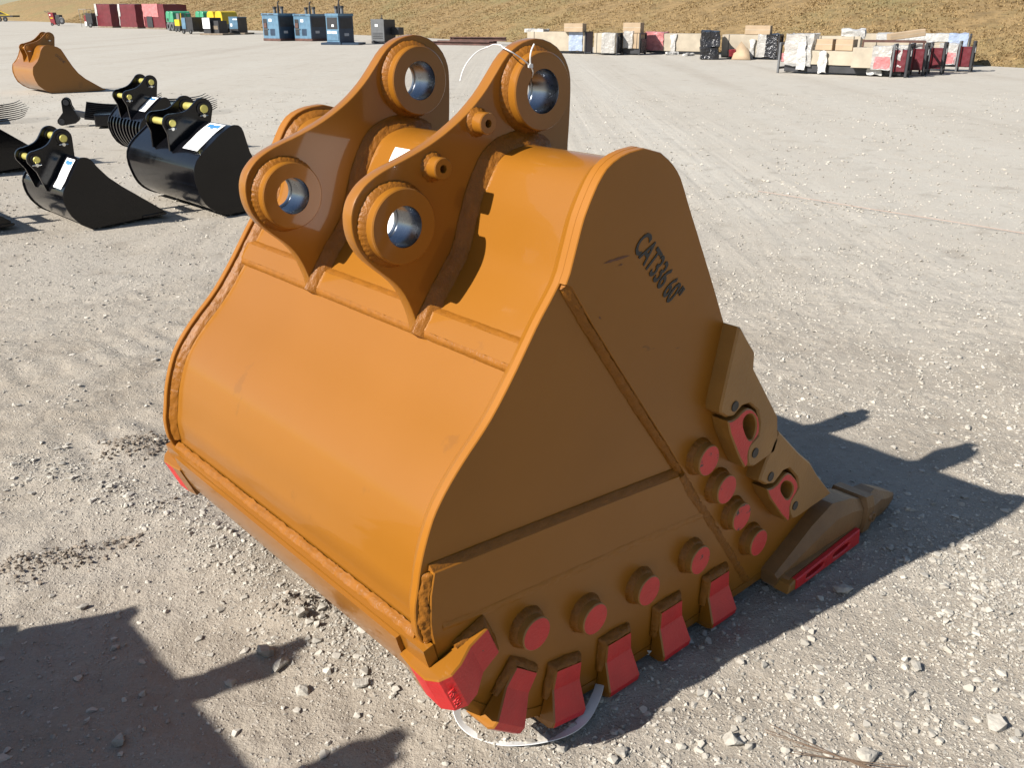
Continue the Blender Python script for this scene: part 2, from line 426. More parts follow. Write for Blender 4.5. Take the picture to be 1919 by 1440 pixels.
def axis_coords(lo, hi, st, far, gr=1.16):
    c = list(np.arange(lo, hi+1e-6, st)); s = st; x = hi
    while x < far: s *= gr; x += s; c.append(x)
    s = st; x = lo
    while x > -far: s *= gr; x -= s; c.insert(0, x)
    return c
GX = axis_coords(-3.0, 3.6, 0.02, 420); GY = axis_coords(1.5, 6.4, 0.02, 460)
NX, NY = len(GX), len(GY)
gv = np.zeros((NY, NX, 3)); gv[:, :, 0] = np.array(GX)[None]; gv[:, :, 1] = np.array(GY)[:, None]
for j, y in enumerate(GY):
    for i, x in enumerate(GX):
        if -45 < x < 45 and -6 < y < 60: gv[j, i, 2] = hgt(x, y)
        else: gv[j, i, 2] = -0.007
ii = (np.arange(NY-1)[:, None]*NX+np.arange(NX-1)[None]).ravel()
quads = np.stack([ii, ii+1, ii+NX+1, ii+NX], 1)
def np_mesh(name, V, F, mats, smooth_=True):
    me = bpy.data.meshes.new(name); k = F.shape[1]
    me.vertices.add(len(V)); me.vertices.foreach_set('co', V.astype(np.float32).ravel())
    me.loops.add(F.size); me.loops.foreach_set('vertex_index', F.astype(np.int32).ravel())
    me.polygons.add(len(F)); me.polygons.foreach_set('loop_start', np.arange(0, F.size, k, dtype=np.int32))
    for m in mats: me.materials.append(M[m])
    me.polygons.foreach_set('use_smooth', np.full(len(F), smooth_))
    me.update(calc_edges=True)
    o = bpy.data.objects.new(name, me); COL.objects.link(o); return o
tag(np_mesh('ground', gv.reshape(-1, 3), quads, ['ground']), kind='structure')

# ------------------------------------------------------------------ grass bank along the far side of the lot
def bank_material():
    m = bpy.data.materials.new('dry_grass_bank'); m.use_nodes = True
    n = m.node_tree.nodes; l = m.node_tree.links; b = n['Principled BSDF']; b.inputs['Roughness'].default_value = 0.95
    tc = n.new('ShaderNodeTexCoord')
    def nz(s_, d=6, r_=0.65):
        t = n.new('ShaderNodeTexNoise'); t.inputs['Scale'].default_value = s_; t.inputs['Detail'].default_value = d; t.inputs['Roughness'].default_value = r_
        l.new(tc.outputs['Object'], t.inputs['Vector']); return t.outputs[0]
    cr = n.new('ShaderNodeValToRGB'); e = cr.color_ramp.elements
    e[0].position = 0.30; e[0].color = (0.135, 0.088, 0.034, 1); e[1].position = 0.72; e[1].color = (0.29, 0.192, 0.082, 1)
    x = e.new(0.5); x.color = (0.215, 0.142, 0.056, 1)
    l.new(nz(1.6), cr.inputs[0])
    mx = n.new('ShaderNodeMix'); mx.data_type = 'RGBA'; l.new(cr.outputs[0], mx.inputs[6]); mx.inputs[7].default_value = (0.165, 0.145, 0.056, 1)
    mr = n.new('ShaderNodeMapRange'); mr.inputs[1].default_value = 0.48; mr.inputs[2].default_value = 0.66; mr.inputs[4].default_value = 0.6
    l.new(nz(0.14, 4), mr.inputs[0]); l.new(mr.outputs[0], mx.inputs[0]); l.new(mx.outputs[2], b.inputs['Base Color'])
    bp = n.new('ShaderNodeBump'); bp.inputs['Distance'].default_value = 0.25; bp.inputs['Strength'].default_value = 0.9
    l.new(nz(2.4, 6, 0.7), bp.inputs['Height']); l.new(bp.outputs[0], b.inputs['Normal'])
    return m
M['bank'] = bank_material()
TP = [(95, -70), (30, 19), (18.4, 35.3), (13.0, 42.8), (7.6, 50.8), (1.2, 62), (-7.5, 77), (-20, 94), (-41, 124), (-62, 152), (-98, 200), (-150, 262)]
TL = [0]
for p, q in zip(TP, TP[1:]): TL.append(TL[-1]+math.hypot(q[0]-p[0], q[1]-p[1]))
S0 = TL[2]; TN = Vector((0.772, 0.635))
def toe(s):
    s += S0; j = 0
    while j < len(TL)-2 and TL[j+1] < s: j += 1
    k = (s-TL[j])/(TL[j+1]-TL[j]); return (TP[j][0]+(TP[j+1][0]-TP[j][0])*k, TP[j][1]+(TP[j+1][1]-TP[j][1])*k)
def bank_pt(s, t):
    """s along the toe, t up the slope"""
    x0, y0 = toe(s); x = x0+TN.x*t; y = y0+TN.y*t
    z = 11.0*(1-math.exp(-max(t, 0)*0.36/11.0)) if t > 0 else t*0.1
    z += 0.35*noise.noise(Vector((s*0.06, t*0.09, 0)))*min(1, max(0, t)/3)+0.10*noise.noise(Vector((s*0.4, t*0.4, 3)))*min(1, max(0, t))
    w = 0.8*noise.noise(Vector((s*0.12, 5, 0)))
    return (x+TN.x*w, y+TN.y*w, z-0.02)
bs = [-80+2.5*i for i in range(144)]; bt = [-0.6, 0, .3, .8, 1.5, 2.3, 3.2, 4.3, 5.5, 7, 9, 11, 14, 18, 24, 32, 45]
bvv = np.array([bank_pt(s, t) for t in bt for s in bs]); nb_ = len(bs)
bi = (np.arange(len(bt)-1)[:, None]*nb_+np.arange(nb_-1)[None]).ravel()
tag(np_mesh('grass_bank', bvv, np.stack([bi, bi+1, bi+nb_+1, bi+nb_], 1), ['bank']), kind='structure')
M['grass'] = mat('dry_grass_blades', (0.275, 0.185, 0.078), 0.8, island=0.34)
gV = []; gF = []
for i in range(52000):
    s = -12+190*random.random()**1.5; t = (random.random()**1.15)*(7+max(0, s)*0.12)
    p = bank_pt(s, t); sz = 0.07+0.09*random.random()+0.0009*max(0, s)
    for k in range(4):
        a = random.random()*6.283; dx, dy = math.cos(a), math.sin(a); ln = sz*(0.7+0.6*random.random()); wv = sz*0.16
        ox, oy = (random.random()-.5)*sz*1.5, (random.random()-.5)*sz*1.5
        o = len(gV); bend = 0.4+0.5*random.random()
        gV += [(p[0]+ox-dy*wv, p[1]+oy+dx*wv, p[2]-0.02), (p[0]+ox+dy*wv, p[1]+oy-dx*wv, p[2]-0.02), (p[0]+ox+dx*ln*bend, p[1]+oy+dy*ln*bend, p[2]+ln*0.36)]
        gF.append((o, o+1, o+2))
gr_ = np_mesh('dry_grass', np.array(gV), np.array(gF), ['grass'], False)
tag(gr_, 'dry golden grass covering the bank behind the lot', 'grass', kind='stuff')

# ------------------------------------------------------------------ the excavator bucket (x = depth, y = along the pins, z = up)
def P2(l): return [(a-1.9, b+CAM_H) for a, b in l]
def Y(w): return w-2.20
REAR = P2([(1.729, -0.303), (1.662, -0.309), (1.607, -0.33), (1.576, -0.36), (1.552, -0.397), (1.536, -0.426), (1.523, -0.452), (1.501, -0.518), (1.479, -0.585), (1.447, -0.628), (1.407, -0.676), (1.365, -0.737), (1.324, -0.796), (1.266, -0.871), (1.226, -0.913), (1.18, -0.955), (1.138, -0.998), (1.107, -1.035), (1.08, -1.074), (1.061, -1.117), (1.045, -1.161), (1.033, -1.203), (1.022, -1.263), (1.014, -1.299), (1.014, -1.338), (1.019, -1.385)])
FRONT = P2([(1.795, -0.32), (1.839, -0.347), (1.875, -0.381), (1.897, -0.417), (1.922, -0.464), (1.987, -0.577), (2.055, -0.697), (2.103, -0.785), (2.156, -0.883), (2.19, -0.935)])
BOTTOM = P2([(1.06, -1.454), (1.072, -1.52), (1.12, -1.615), (1.20, -1.705), (1.30, -1.785), (1.42, -1.832), (1.58, -1.855), (1.75, -1.866), (2.1, -1.872), (2.4, -1.873), (2.62, -1.870), (2.86, -1.845)])
REAR_S = smooth(REAR, 1); 
SIDE = smooth(REAR+BOTTOM[:1], 1)+smooth(BOTTOM, 1)+P2([(2.90, -1.80), (2.80, -1.67), (2.44, -1.33), (2.30, -1.10)])+smooth(FRONT, 1)[::-1]
def near_far(fn, name, mats, parent, **kw):
    out = []
    for sgn in (1, -1):
        b = MB(); fn(b)
        if sgn < 0: b.v = [(x, -y, z) for x, y, z in b.v]
        out.append(b.build(name, mats, parent, **kw))
    return out

BX0 = Vector((1.9*math.cos(R(41.989))-2.20*math.sin(R(41.989)), 1.9*math.sin(R(41.989))+2.20*math.cos(R(41.989)), 0))
bucket = thing('excavator_bucket', BX0, R(41.989), 'large glossy orange excavator bucket with red wear buttons and black stencilled side lettering', 'bucket', 'large orange excavator buckets')

near_far(lambda b: b.ext(SIDE, Y(1.468), Y(1.491), 0.0025), 'side_plate', 'orange_side', bucket)
UP = P2([(1.4787, -0.588)]); i0 = min(range(len(REAR_S)), key=lambda i: abs(REAR_S[i][1]-UP[0][1]))
UPPER = [REAR_S[i] for i in range(i0, -1, -1)]+smooth(FRONT, 1)+P2([(2.28, -1.10), (2.42, -1.33), (2.78, -1.67), (2.86, -1.80), (2.80, -1.846), (2.55, -1.868), (2.43, -1.868)])+P2([(2.357, -1.766), (2.227, -1.59), (2.138, -1.475), (2.056, -1.372), (2.000, -1.285), (1.898, -1.148), (1.793, -1.012), (1.674, -0.855), (1.568, -0.714), (1.492, -0.606)])
UPPER = offset(UPPER, 0.001)
near_far(lambda b: b.ext(UPPER, Y(1.447), Y(1.472), 0.0022), 'upper_side_plate', 'orange_side', bucket)
LOWER = P2([(1.060, -1.2085), (1.30, -1.226), (1.64, -1.252), (1.977, -1.281), (2.045, -1.372), (2.127, -1.478), (2.216, -1.594), (2.346, -1.770), (2.415, -1.866)])+[p for p in smooth(BOTTOM, 1)[::-1] if p[0] < 0.512]+P2([(1.046, -1.38), (1.043, -1.345), (1.047, -1.271)])
LOWER = offset(LOWER, 0.001)
near_far(lambda b: b.ext(LOWER, Y(1.449), Y(1.472), 0.003), 'lower_wear_plate', 'orange_side', bucket)

# wrapper: upper back, lower back
SH = smooth(offset(P2([(1.875, -0.381), (1.839, -0.347), (1.795, -0.32)])+REAR, 0.030, closed=False), 2); SGN = 1
SH.append((SH[-1][0]+0.012, SH[-1][1]-0.05))
WN, WF = Y(1.485), Y(2.915)
b = MB(); b.sheet(SH, WN, WF, 0.022*SGN, ny=14); shell = b.build('back_shell', 'orange', bucket, ang=50)
# offset helper along the shell: point and outward normal
def sh_near(z):
    cand = [(abs(p[1]-z), i) for i, p in enumerate(SH) if i > len(SH)*0.12]
    return min(cand)[1]
def sh_n(i):
    a = Vector(SH[max(i-1, 0)]); c = Vector(SH[min(i+1, len(SH)-1)]); t = (c-a).normalized(); n_ = Vector((-t.y, t.x))*(-SGN)
    return n_
def SHO(i, d): p = Vector(SH[i])+sh_n(i)*d; return (p.x, p.y)
# doubler strip with its two long welds
iu, il = sh_near(1.905-0.750), sh_near(1.905-0.794)
strip = [SHO(i, 0.014) for i in range(iu, il+1)]
b = MB(); b.sheet(strip, Y(1.493), Y(2.907), 0.019*SGN, ny=4); b.build('seam_strip', 'orange', bucket)
def wline(p, y0=Y(1.493), y1=Y(2.907), n=60): return [(p[0], y0+(y1-y0)*k/n, p[1]) for k in range(n+1)]
for (i1, d1, i2, d2, sd) in ((sh_near(1.905-0.736), 0.0005, iu, 0.0125, 1), (il, 0.0125, sh_near(1.905-0.812), 0.0005, 2)):
    b = MB(); b.fillet(wline(SHO(i1, d1)), wline(SHO(i2, d2)), (-1, 0, 0.5), 0.0018 if sd == 1 else 0.004, 0.005, 6, 0.0010, seed=sd)
    b.build('seam_weld', 'weld', bucket, ang=60)
# welds between the wrapper and both side plates
for sgn in (1, -1):
    b = MB(); js = range(4, len(SH)-2)
    A = [(SHO(j, 0.001)[0], sgn*(WN+0.034), SHO(j, 0.001)[1]) for j in js]
    B = [(SHO(j, 0.019)[0], sgn*(WN+0.005), SHO(j, 0.019)[1]) for j in js]
    if sgn > 0:     # near side: dressed smooth up to the plate edge
        A = [(SHO(j, 0.0005)[0], WN+0.045, SHO(j, 0.0005)[1]) for j in js]; B = [(SHO(j, 0.0285)[0], WN-0.002, SHO(j, 0.0285)[1]) for j in js]
        b.fillet(A, B, (-0.7, 0.5, 0.3), 0.004, 0.012, 6, 0.0002, seed=6); b.build('wrapper_weld', 'orange', bucket, ang=70)
    else:
        b.fillet(A, B, (-0.7, sgn*0.5, 0.3), 0.002, 0.006, 6, 0.0022, seed=5+sgn); b.build('wrapper_weld', 'weld', bucket, ang=70)
# diagonal and level seam welds on the side plates
def seam1(b):
    A = P2([(1.470, -0.610), (1.552, -0.727), (1.658, -0.868), (1.777, -1.025), (1.882, -1.158), (1.982, -1.290)])
    B = P2([(1.487, -0.597), (1.566, -0.713), (1.672, -0.854), (1.791, -1.011), (1.896, -1.147), (1.998, -1.284)])
    b.fillet([(x, Y(1.466), z) for x, z in A], [(x, Y(1.451), z) for x, z in B], (-0.3, -1, 0), 0.002, 0.005, 5, 0.0018, seed=11)
def seam2(b):
    A = P2([(1.058, -1.194), (1.30, -1.210), (1.64, -1.236), (1.975, -1.262)]); B = P2([(1.060, -1.210), (1.30, -1.227), (1.64, -1.253), (1.977, -1.282)])
    b.fillet([(x, Y(1.466), z) for x, z in A], [(x, Y(1.452), z) for x, z in B], (0, -0.6, 1), 0.0012, 0.006, 4, 0.0009, seed=12)
def seam3(b):
    C_ = P2([(1.990, -1.284), (2.050, -1.372), (2.132, -1.477), (2.222, -1.592), (2.351, -1.768), (2.42, -1.862)])
    b.fillet([(x-0.014, Y(1.448), z-0.008) for x, z in C_], [(x+0.014, Y(1.448), z+0.008) for x, z in C_], (0, -1, 0), 0.003, 0.006, 5, 0.0024, seed=13)
def seam4(b):
    A = P2([(1.038, -1.215), (1.026, -1.275), (1.022, -1.345), (1.036, -1.41)]); B = P2([(1.058, -1.215), (1.046, -1.272), (1.042, -1.345), (1.05, -1.395)])
    b.fillet([(x, Y(1.466), z) for x, z in A], [(x, Y(1.452), z) for x, z in B], (-1, -1, 0), 0.002, 0.005, 5, 0.003, seed=14)
for fn in (seam1, seam2, seam3, seam4): near_far(fn, 'plate_weld', 'weld', bucket, ang=60)
def ridge(b):
    C_ = P2([(1.08, -1.372), (1.198, -1.392), (1.381, -1.406), (1.585, -1.422), (1.812, -1.44), (2.117, -1.471)])
    b.fillet([(x, Y(1.4485), z-0.011) for x, z in C_], [(x, Y(1.4485), z+0.011) for x, z in C_], (0, -1, 0), 0.0012, 0.008, 5, 0.0016, seed=15)
near_far(ridge, 'ground_down_weld', 'orange_side', bucket, ang=60)

# heel plate with its exposed upper edge, floor and lip
HEEL = smooth(P2([(1.018, -1.412), (1.028, -1.455), (1.048, -1.512), (1.10, -1.615), (1.19, -1.715), (1.30, -1.80), (1.42, -1.848), (1.58, -1.872), (1.75, -1.882), (2.1, -1.886), (2.5, -1.886), (2.86, -1.87)]), 2)
b = MB(); b.sheet(HEEL, Y(1.446), Y(2.954), 0.030*SGN, ny=2); b.build('heel_plate', 'orange', bucket)
BAR = offset(HEEL[2:12], -0.013*SGN, closed=False)
b = MB(); b.sheet(BAR, Y(1.545), Y(2.855), 0.0125*SGN, ny=2); b.build('heel_wear_bar', 'orange', bucket)
hp = offset(HEEL, 0.030*SGN, closed=False)[0]
b = MB(); b.fillet(wline((hp[0], hp[1]+0.014), Y(1.5), Y(2.90)), wline((HEEL[1][0]+0.010, HEEL[1][1]+0.006), Y(1.5), Y(2.90)), (-0.5, 0, 1), 0.003, 0.006, 5, 0.002, seed=21)
b.build('heel_weld', 'weld', bucket, ang=60)
LIP = P2([(2.50, -1.845), (2.80, -1.815), (2.96, -1.80), (3.02, -1.835), (2.96, -1.872), (2.50, -1.884)])
b = MB(); b.ext(LIP, Y(1.452), Y(2.948), 0.006); b.build('lip_plate', 'orange', bucket)

# ears
SE = 0.9952
EAR = P2([(a*SE, c*SE) for a, c in [(1.915, -0.44), (1.913, -0.371), (1.919, -0.28), (1.921, -0.189), (1.914, -0.151), (1.892, -0.113), (1.854, -0.082), (1.796, -0.065), (1.745, -0.072), (1.707, -0.087), (1.673, -0.111), (1.634, -0.157), (1.601, -0.194), (1.562, -0.228), (1.528, -0.253), (1.492, -0.275), (1.451, -0.297), (1.406, -0.317), (1.354, -0.336), (1.3, -0.353), (1.268, -0.364), (1.242, -0.376), (1.22, -0.389), (1.202, -0.405), (1.186, -0.424), (1.177, -0.445), (1.173, -0.462), (1.172, -0.482), (1.174, -0.505), (1.181, -0.53), (1.193, -0.553), (1.212, -0.578), (1.244, -0.608), (1.288, -0.645), (1.316, -0.679), (1.337, -0.722), (1.354, -0.772), (1.358, -0.815)]])
EAR = smooth(EAR[:1]+EAR[1:], 1)
EAR += P2([(1.40, -0.79), (1.44, -0.73), (1.49, -0.63), (1.53, -0.52), (1.56, -0.44), (1.62, -0.39), (1.70, -0.375), (1.80, -0.385), (1.85, -0.42)])
PL = P2([(1.291, -0.494)])[0]; PU = P2([(1.760, -0.198)])[0]
EY0, EY1, BF, BB = 1.876, 1.917, 1.830, 1.946
for off in (0.0, 0.548):
    def y(w): return Y(w+off)
    b = MB(); b.ext(EAR, y(EY0), y(EY1), 0.003, holes=[circ(PL, 0.052)[::-1], circ(PU, 0.058)[::-1]], nb=2)
    ear = b.build('mounting_ear', 'orange', bucket)
    for c, r, Ro in ((PL, 0.0512, 0.0955), (PU, 0.0567, 0.102)):
        b = MB(); e = 0.003
        b.lathe([(r+0.001, y(BF)), (Ro-e, y(BF)), (Ro, y(BF)+e), (Ro, y(EY0)+0.004)], c, 64)
        b.lathe([(Ro-0.02, y(EY1)-0.004), (Ro-0.02, y(BB)-e), (Ro-0.02-e, y(BB)), (r+0.001, y(BB))], c, 64)
        boss = b.build('pin_boss', 'orange', ear)
        b = MB(); b.lathe([(Ro-0.002, y(EY0)-0.020), (Ro+0.003, y(EY0)-0.016), (Ro+0.008, y(EY0)-0.010), (Ro+0.0125, y(EY0)-0.004), (Ro+0.0145, y(EY0)+0.002)], c, 260, jit=[0.0006, 0.0012, 0.0018, 0.0026, 0.003])
        b.build('boss_weld', 'weld', ear, ang=70)
        b = MB(); b.lathe([(r+0.0012, y(BF)+0.001), (r, y(BF)+0.0035), (r, y(BB)-0.012), (r-0.004, y(BB)-0.010), (r-0.004, y(BB)-0.002), (r+0.001, y(BB)-0.0005)], c, 64)
        b.build('steel_bushing', 'bore', ear, ang=40)
    # heavy fillets where the ear stands on the shell, both faces
    j0, j1 = sh_near(1.905-0.800), 6
    for fy, dd in ((EY0, -1), (EY1, 1)):
        b = MB(); js = list(range(j0 if dd < 0 else sh_near(1.905-0.755), j1, -1))
        A = [(SHO(j, 0.0005)[0], y(fy)+dd*0.034, SHO(j, 0.0005)[1]) for j in js]; B = [(SHO(j, 0.036)[0], y(fy)+dd*0.002, SHO(j, 0.036)[1]) for j in js]
        # stop at the foot and where the ear's front edge is
        b.fillet(A, B, (-0.6, dd*0.8, 0.2), 0.003, 0.006, 9, 0.0018, seed=31+off+dd); b.build('ear_weld', 'weld', ear, ang=70)
    if off == 0:
        for c in P2([(1.567, -0.267), (1.417, -0.366)]):
            b = MB(); b.lathe([(0.0105, Y(EY0)-0.02), (0.0105, Y(1.831)), (0.0255, Y(1.831)), (0.028, Y(1.8335)), (0.028, Y(EY0)+0.002)], c, 36)
            b.disc(0.0105, Y(EY0)-0.02, c, 24, mi=1)
            tb = b.build('grease_line_tube', ['orange', 'rubber'], ear)
            b = MB(); b.lathe([(0.027, Y(EY0)-0.012), (0.032, Y(EY0)-0.007), (0.037, Y(EY0)-0.002), (0.039, Y(EY0)+0.001)], c, 60, jit=[0.001, 0.003, 0.003, 0.003]); b.build('tube_weld', 'weld', tb, ang=70)

# wear buttons
for nbt, (a, c) in enumerate([(1.354, -1.511), (1.581, -1.578), (1.815, -1.594), (2.062, -1.596), (2.059, -1.244), (2.169, -1.383), (2.271, -1.522), (2.394, -1.672)]):
    ctr = P2([(a, c)])[0]
    def btn(b):
        b.lathe([(0.0495, Y(1.450)), (0.0495, Y(1.4085)), (0.0480, Y(1.4062)), (0.0460, Y(1.4052))], ctr, 48)
        b.disc(0.0460, Y(1.4052), ctr, 48, mi=1)
    prs = near_far(btn, 'wear_button', ['mustard', 'red_chip' if nbt in (3, 4, 5, 6) else 'red'], bucket)
    def bw(b): b.lathe([(0.0490, Y(1.428)), (0.0530, Y(1.4305)), (0.0560, Y(1.436)), (0.0590, Y(1.443)), (0.0610, Y(1.4495))], ctr, 160, jit=[0.0006, 0.0014, 0.0018, 0.002, 0.0024])
    near_far(bw, 'button_weld', 'weld', bucket, ang=70)

# heel shrouds strapped over the lower edge
def shroud(cu, cz, tdeg, ln, corner=False):
    c0 = P2([(cu, cz)])[0]; t = Vector((math.cos(R(tdeg)), math.sin(R(tdeg)))); nv = Vector((t.y, -t.x))      # t along the edge, nv outwards
    def pt(a, s_, h):   # a outward from the plate, s along edge, h up the plate
        x = c0[0]+t.x*s_-nv.x*h; z = c0[1]+t.y*s_-nv.y*h
        return (x, Y(1.447)-a, z)
    # section: (a, h, taper)
    if corner: sec = [(0.0, .150), (.030, .148), (.036, .085), (.062, .035), (.066, .0), (.050, -.030), (.015, -.048), (-.05, -.045), (-.10, -.038), (-.10, -.012), (0.0, -.012), (.004, .02)]
    else: sec = [(0.0, .152), (.025, .149), (.027, .092), (.060, .010), (.056, -.010), (.038, -.021), (-.05, -.022), (-.05, -.002), (0.0, -.002)]
    def half(h): return ln*(0.42 if h > .12 else 0.45 if h > .06 else 0.53 if h > -.01 else 0.52)
    def fn(b):
        n = len(sec); rings = []
        bev = 0.004
        for k, e in ((-1, bev), (-1, 0), (1, 0), (1, bev)):
            q = offset([(a, h) for a, h in sec], e) if e else sec
            rings.append([pt(a, k*(half(sec[i][1])-(0 if e else bev)), h) for i, (a, h) in enumerate(q)])
        o = len(b.v)
        for r_ in rings: b.v += r_
        for q in range(3):
            for i in range(n):
                f = [o+q*n+i, o+q*n+(i+1) % n, o+(q+1)*n+(i+1) % n, o+(q+1)*n+i]
                b.f.append(f); b.m.append(1 if (q == 1 and 1 <= i <= (6 if corner else 4)) else 0)
        for q in (0, 3):
            tri = geometry.tessellate_polygon([[Vector((a, h, 0)) for a, h in sec]])
            for tr in tri: b.f.append([o+q*n+k_ for k_ in tr]); b.m.append(0)
    sh_ = near_far(fn, 'heel_shroud', ['orange', 'red'], bucket, ang=(22 if corner else 9))
    def fw(b):
        H_ = sec[0][1]; hl = half(H_)
        A = [pt(0.001, -ln*.56, .06), pt(.001, -hl-.018, H_*0.7), pt(0.001, -hl-.014, H_+.016), pt(0.001, 0, H_+.02), pt(0.001, hl+.012, H_+.014)]
        B = [pt(0.018, -ln*.50, .06), pt(.022, -hl-.001, H_*0.7), pt(0.024, -hl+.002, H_+.0), pt(0.026, 0, H_+.001), pt(0.024, hl-.004, H_+.0)]
        b.fillet(A, B, (0, -1, 0.5), 0.003, 0.005, 5, 0.0022, seed=cu*9)
    near_far(fw, 'shroud_weld', 'weld', bucket, ang=70)
    return sh_
shroud(2.205, -1.878, 0, .128); shroud(1.955, -1.876, 0, .128); shroud(1.705, -1.872, -2, .128)
shroud(1.470, -1.853, -11, .125); shroud(1.242, -1.745, -39, .120)
cs = shroud(1.075, -1.520, -68, .125, corner=True)

# side protectors with red locking lugs
def scale_uz(l, k): return [(a*k, c*k) for a, c in l]
k1 = 1.392/1.40
PR1 = P2(scale_uz([(2.136, -0.838), (2.150, -0.842), (2.182, -0.880), (2.236, -0.939), (2.239, -0.991), (2.409, -1.201), (2.427, -1.292), (2.412, -1.332), (2.30, -1.347), (2.268, -1.335), (2.258, -1.312), (2.252, -1.275), (2.262, -1.255), (2.304, -1.236), (2.304, -1.194), (2.284, -1.146), (2.236, -1.109), (2.197, -1.105), (2.156, -1.127), (2.120, -1.120), (2.085, -1.095), (2.083, -1.075), (2.108, -0.96)], k1))
PR2 = P2(scale_uz([(2.427, -1.259), (2.576, -1.39), (2.66, -1.455), (2.723, -1.525), (2.848, -1.647), (2.62, -1.66), (2.585, -1.655), (2.566, -1.63), (2.552, -1.60), (2.552, -1.570), (2.598, -1.533), (2.58, -1.487), (2.519, -1.430), (2.482, -1.428), (2.433, -1.457), (2.385, -1.445), (2.343, -1.415), (2.345, -1.40), (2.38, -1.33), (2.400, -1.290)], k1))
D1 = P2(scale_uz([(2.108, -1.128), (2.156, -1.136), (2.199, -1.115), (2.233, -1.119), (2.277, -1.153), (2.296, -1.196), (2.296, -1.231), (2.256, -1.249), (2.245, -1.277), (2.254, -1.318), (2.234, -1.329)], k1))
D2 = P2(scale_uz([(2.369, -1.454), (2.433, -1.468), (2.484, -1.438), (2.517, -1.441), (2.573, -1.493), (2.588, -1.529), (2.543, -1.569), (2.556, -1.635), (2.541, -1.646)], k1))
H1 = smooth(P2(scale_uz([(2.195, -1.154), (2.217, -1.135), (2.255, -1.147), (2.280, -1.189), (2.271, -1.234), (2.251, -1.236), (2.227, -1.214)], k1)), 2, True)
H2 = smooth(P2(scale_uz([(2.461, -1.480), (2.489, -1.46), (2.541, -1.491), (2.559, -1.526), (2.538, -1.550), (2.513, -1.544)], k1)), 2, True)
for PR, D, HH, pins in ((PR1, D1, H1, [(2.155, -1.092), (2.295, -1.294)]), (PR2, D2, H2, [(2.406, -1.419), (2.591, -1.6)])):
    pr = near_far(lambda b: b.ext(offset(PR, 0.001), Y(1.392), Y(1.520), 0.006), 'side_protector', 'mustard', bucket)
    DS = smooth(D, 1, True)
    near_far(lambda b: b.ext(DS, Y(1.386), Y(1.449), 0.004, holes=[HH[::-1]], mi=0, capmi=1), 'lock_lug', ['mustard', 'red'], bucket)
    near_far(lambda b: b.ext(offset(DS, 0.004), Y(1.432), Y(1.449), 0.0), 'lug_base', 'mustard', bucket)
    for c in P2(scale_uz(pins, k1)):
        def pin(b):
            b.lathe([(0.0165, Y(1.3925)), (0.0165, Y(1.3895)), (0.014, Y(1.389))], c, 28, mi=0); b.disc(0.014, Y(1.3893), c, 28, mi=1)
        near_far(pin, 'lock_pin', ['rubber', 'rubber'], bucket)

# corner lip shroud, adapters and teeth
def sect(u, zc, hz, hw, wc, top=0.7, bot=0.85):
    x, z = P2([(u, zc)])[0]; y_ = Y(wc)
    return [(x, y_-hw, z-hz*0.35), (x, y_-hw*bot, z-hz), (x, y_+hw*bot, z-hz), (x, y_+hw, z-hz*0.35), (x, y_+hw, z+hz*0.45), (x, y_+hw*top, z+hz), (x, y_-hw*top, z+hz), (x, y_-hw, z+hz*0.45)]
def adapter(b, wc):
    b.loft([sect(2.50, -1.862, .022, .045, wc), sect(2.60, -1.838, .044, .052, wc, .6), sect(2.72, -1.808, .072, .060, wc, .5), sect(2.84, -1.778, .096, .068, wc, .55), sect(2.95, -1.782, .086, .074, wc, .70), sect(3.025, -1.798, .072, .072, wc), sect(3.048, -1.802, .060, .062, wc)])
def tooth(b, wc):
    b.loft([sect(3.03, -1.800, .055, .060, wc), sect(3.042, -1.798, .078, .082, wc, .85, .9), sect(3.095, -1.803, .076, .082, wc, .84, .9), sect(3.125, -1.812, .060, .072, wc, .55), sect(3.19, -1.812, .060, .064, wc, .45), sect(3.24, -1.828, .052, .058, wc, .6), sect(3.315, -1.845, .034, .048, wc, .8), sect(3.362, -1.852, .020, .036, wc, .85), sect(3.372, -1.854, .014, .030, wc, .85)])
for wc in (1.425, 1.81, 2.20, 2.59, 2.975):
    b = MB(); adapter(b, wc); ad = b.build('tooth_adapter', 'cast', bucket, ang=20)
    b = MB(); tooth(b, wc); tt = b.build('tooth_tip', 'cast', bucket, ang=14)
    for sg in (-1, 1):
        b = MB(); c = P2([(3.085, -1.815)])[0]
        b.v = []; yy = Y(wc)+sg*0.086
        b.lathe([(0.012, yy-sg*0.004), (0.014, yy+sg*0.004), (0.019, yy+sg*0.004), (0.021, yy-sg*0.004)], c, 20); b.build('retainer_ring', 'cast', tt)
def lipshr(b):
    o = P2([(2.505, -1.893), (2.985, -1.893), (2.985, -1.822), (2.540, -1.852)])
    i_ = P2([(2.500, -1.888), (3.00, -1.880), (2.98, -1.790), (2.54, -1.838)])
    y0, y1, y2 = Y(1.332), Y(1.352), Y(1.44)
    def rg(p, yy): return [(x, yy, z) for x, z in p]
    mid = P2([(2.505, -1.897), (2.99, -1.895), (2.985, -1.818), (2.535, -1.850)])
    b.loft([rg(mid, y1), rg(i_, y2)])
lipo = near_far(lipshr, 'lip_shroud', 'cast', bucket, ang=25)
def lipbar(b):
    p = P2([(2.548, -1.896), (2.99, -1.890), (2.978, -1.822), (2.545, -1.852)])
    def slot(a0, a1, z0, z1): return smooth(P2([(a0, z0-.012), (a1, z1-.012), (a1+.012, z1), (a1, z1+.012), (a0, z0+.012), (a0-.012, z0)]), 1, True)[::-1]
    b.ext(p, Y(1.330), Y(1.3525), 0.004, holes=[slot(2.62, 2.72, -1.871, -1.866), slot(2.80, 2.90, -1.862, -1.858)])
near_far(lipbar, 'wear_bar', 'red', bucket)
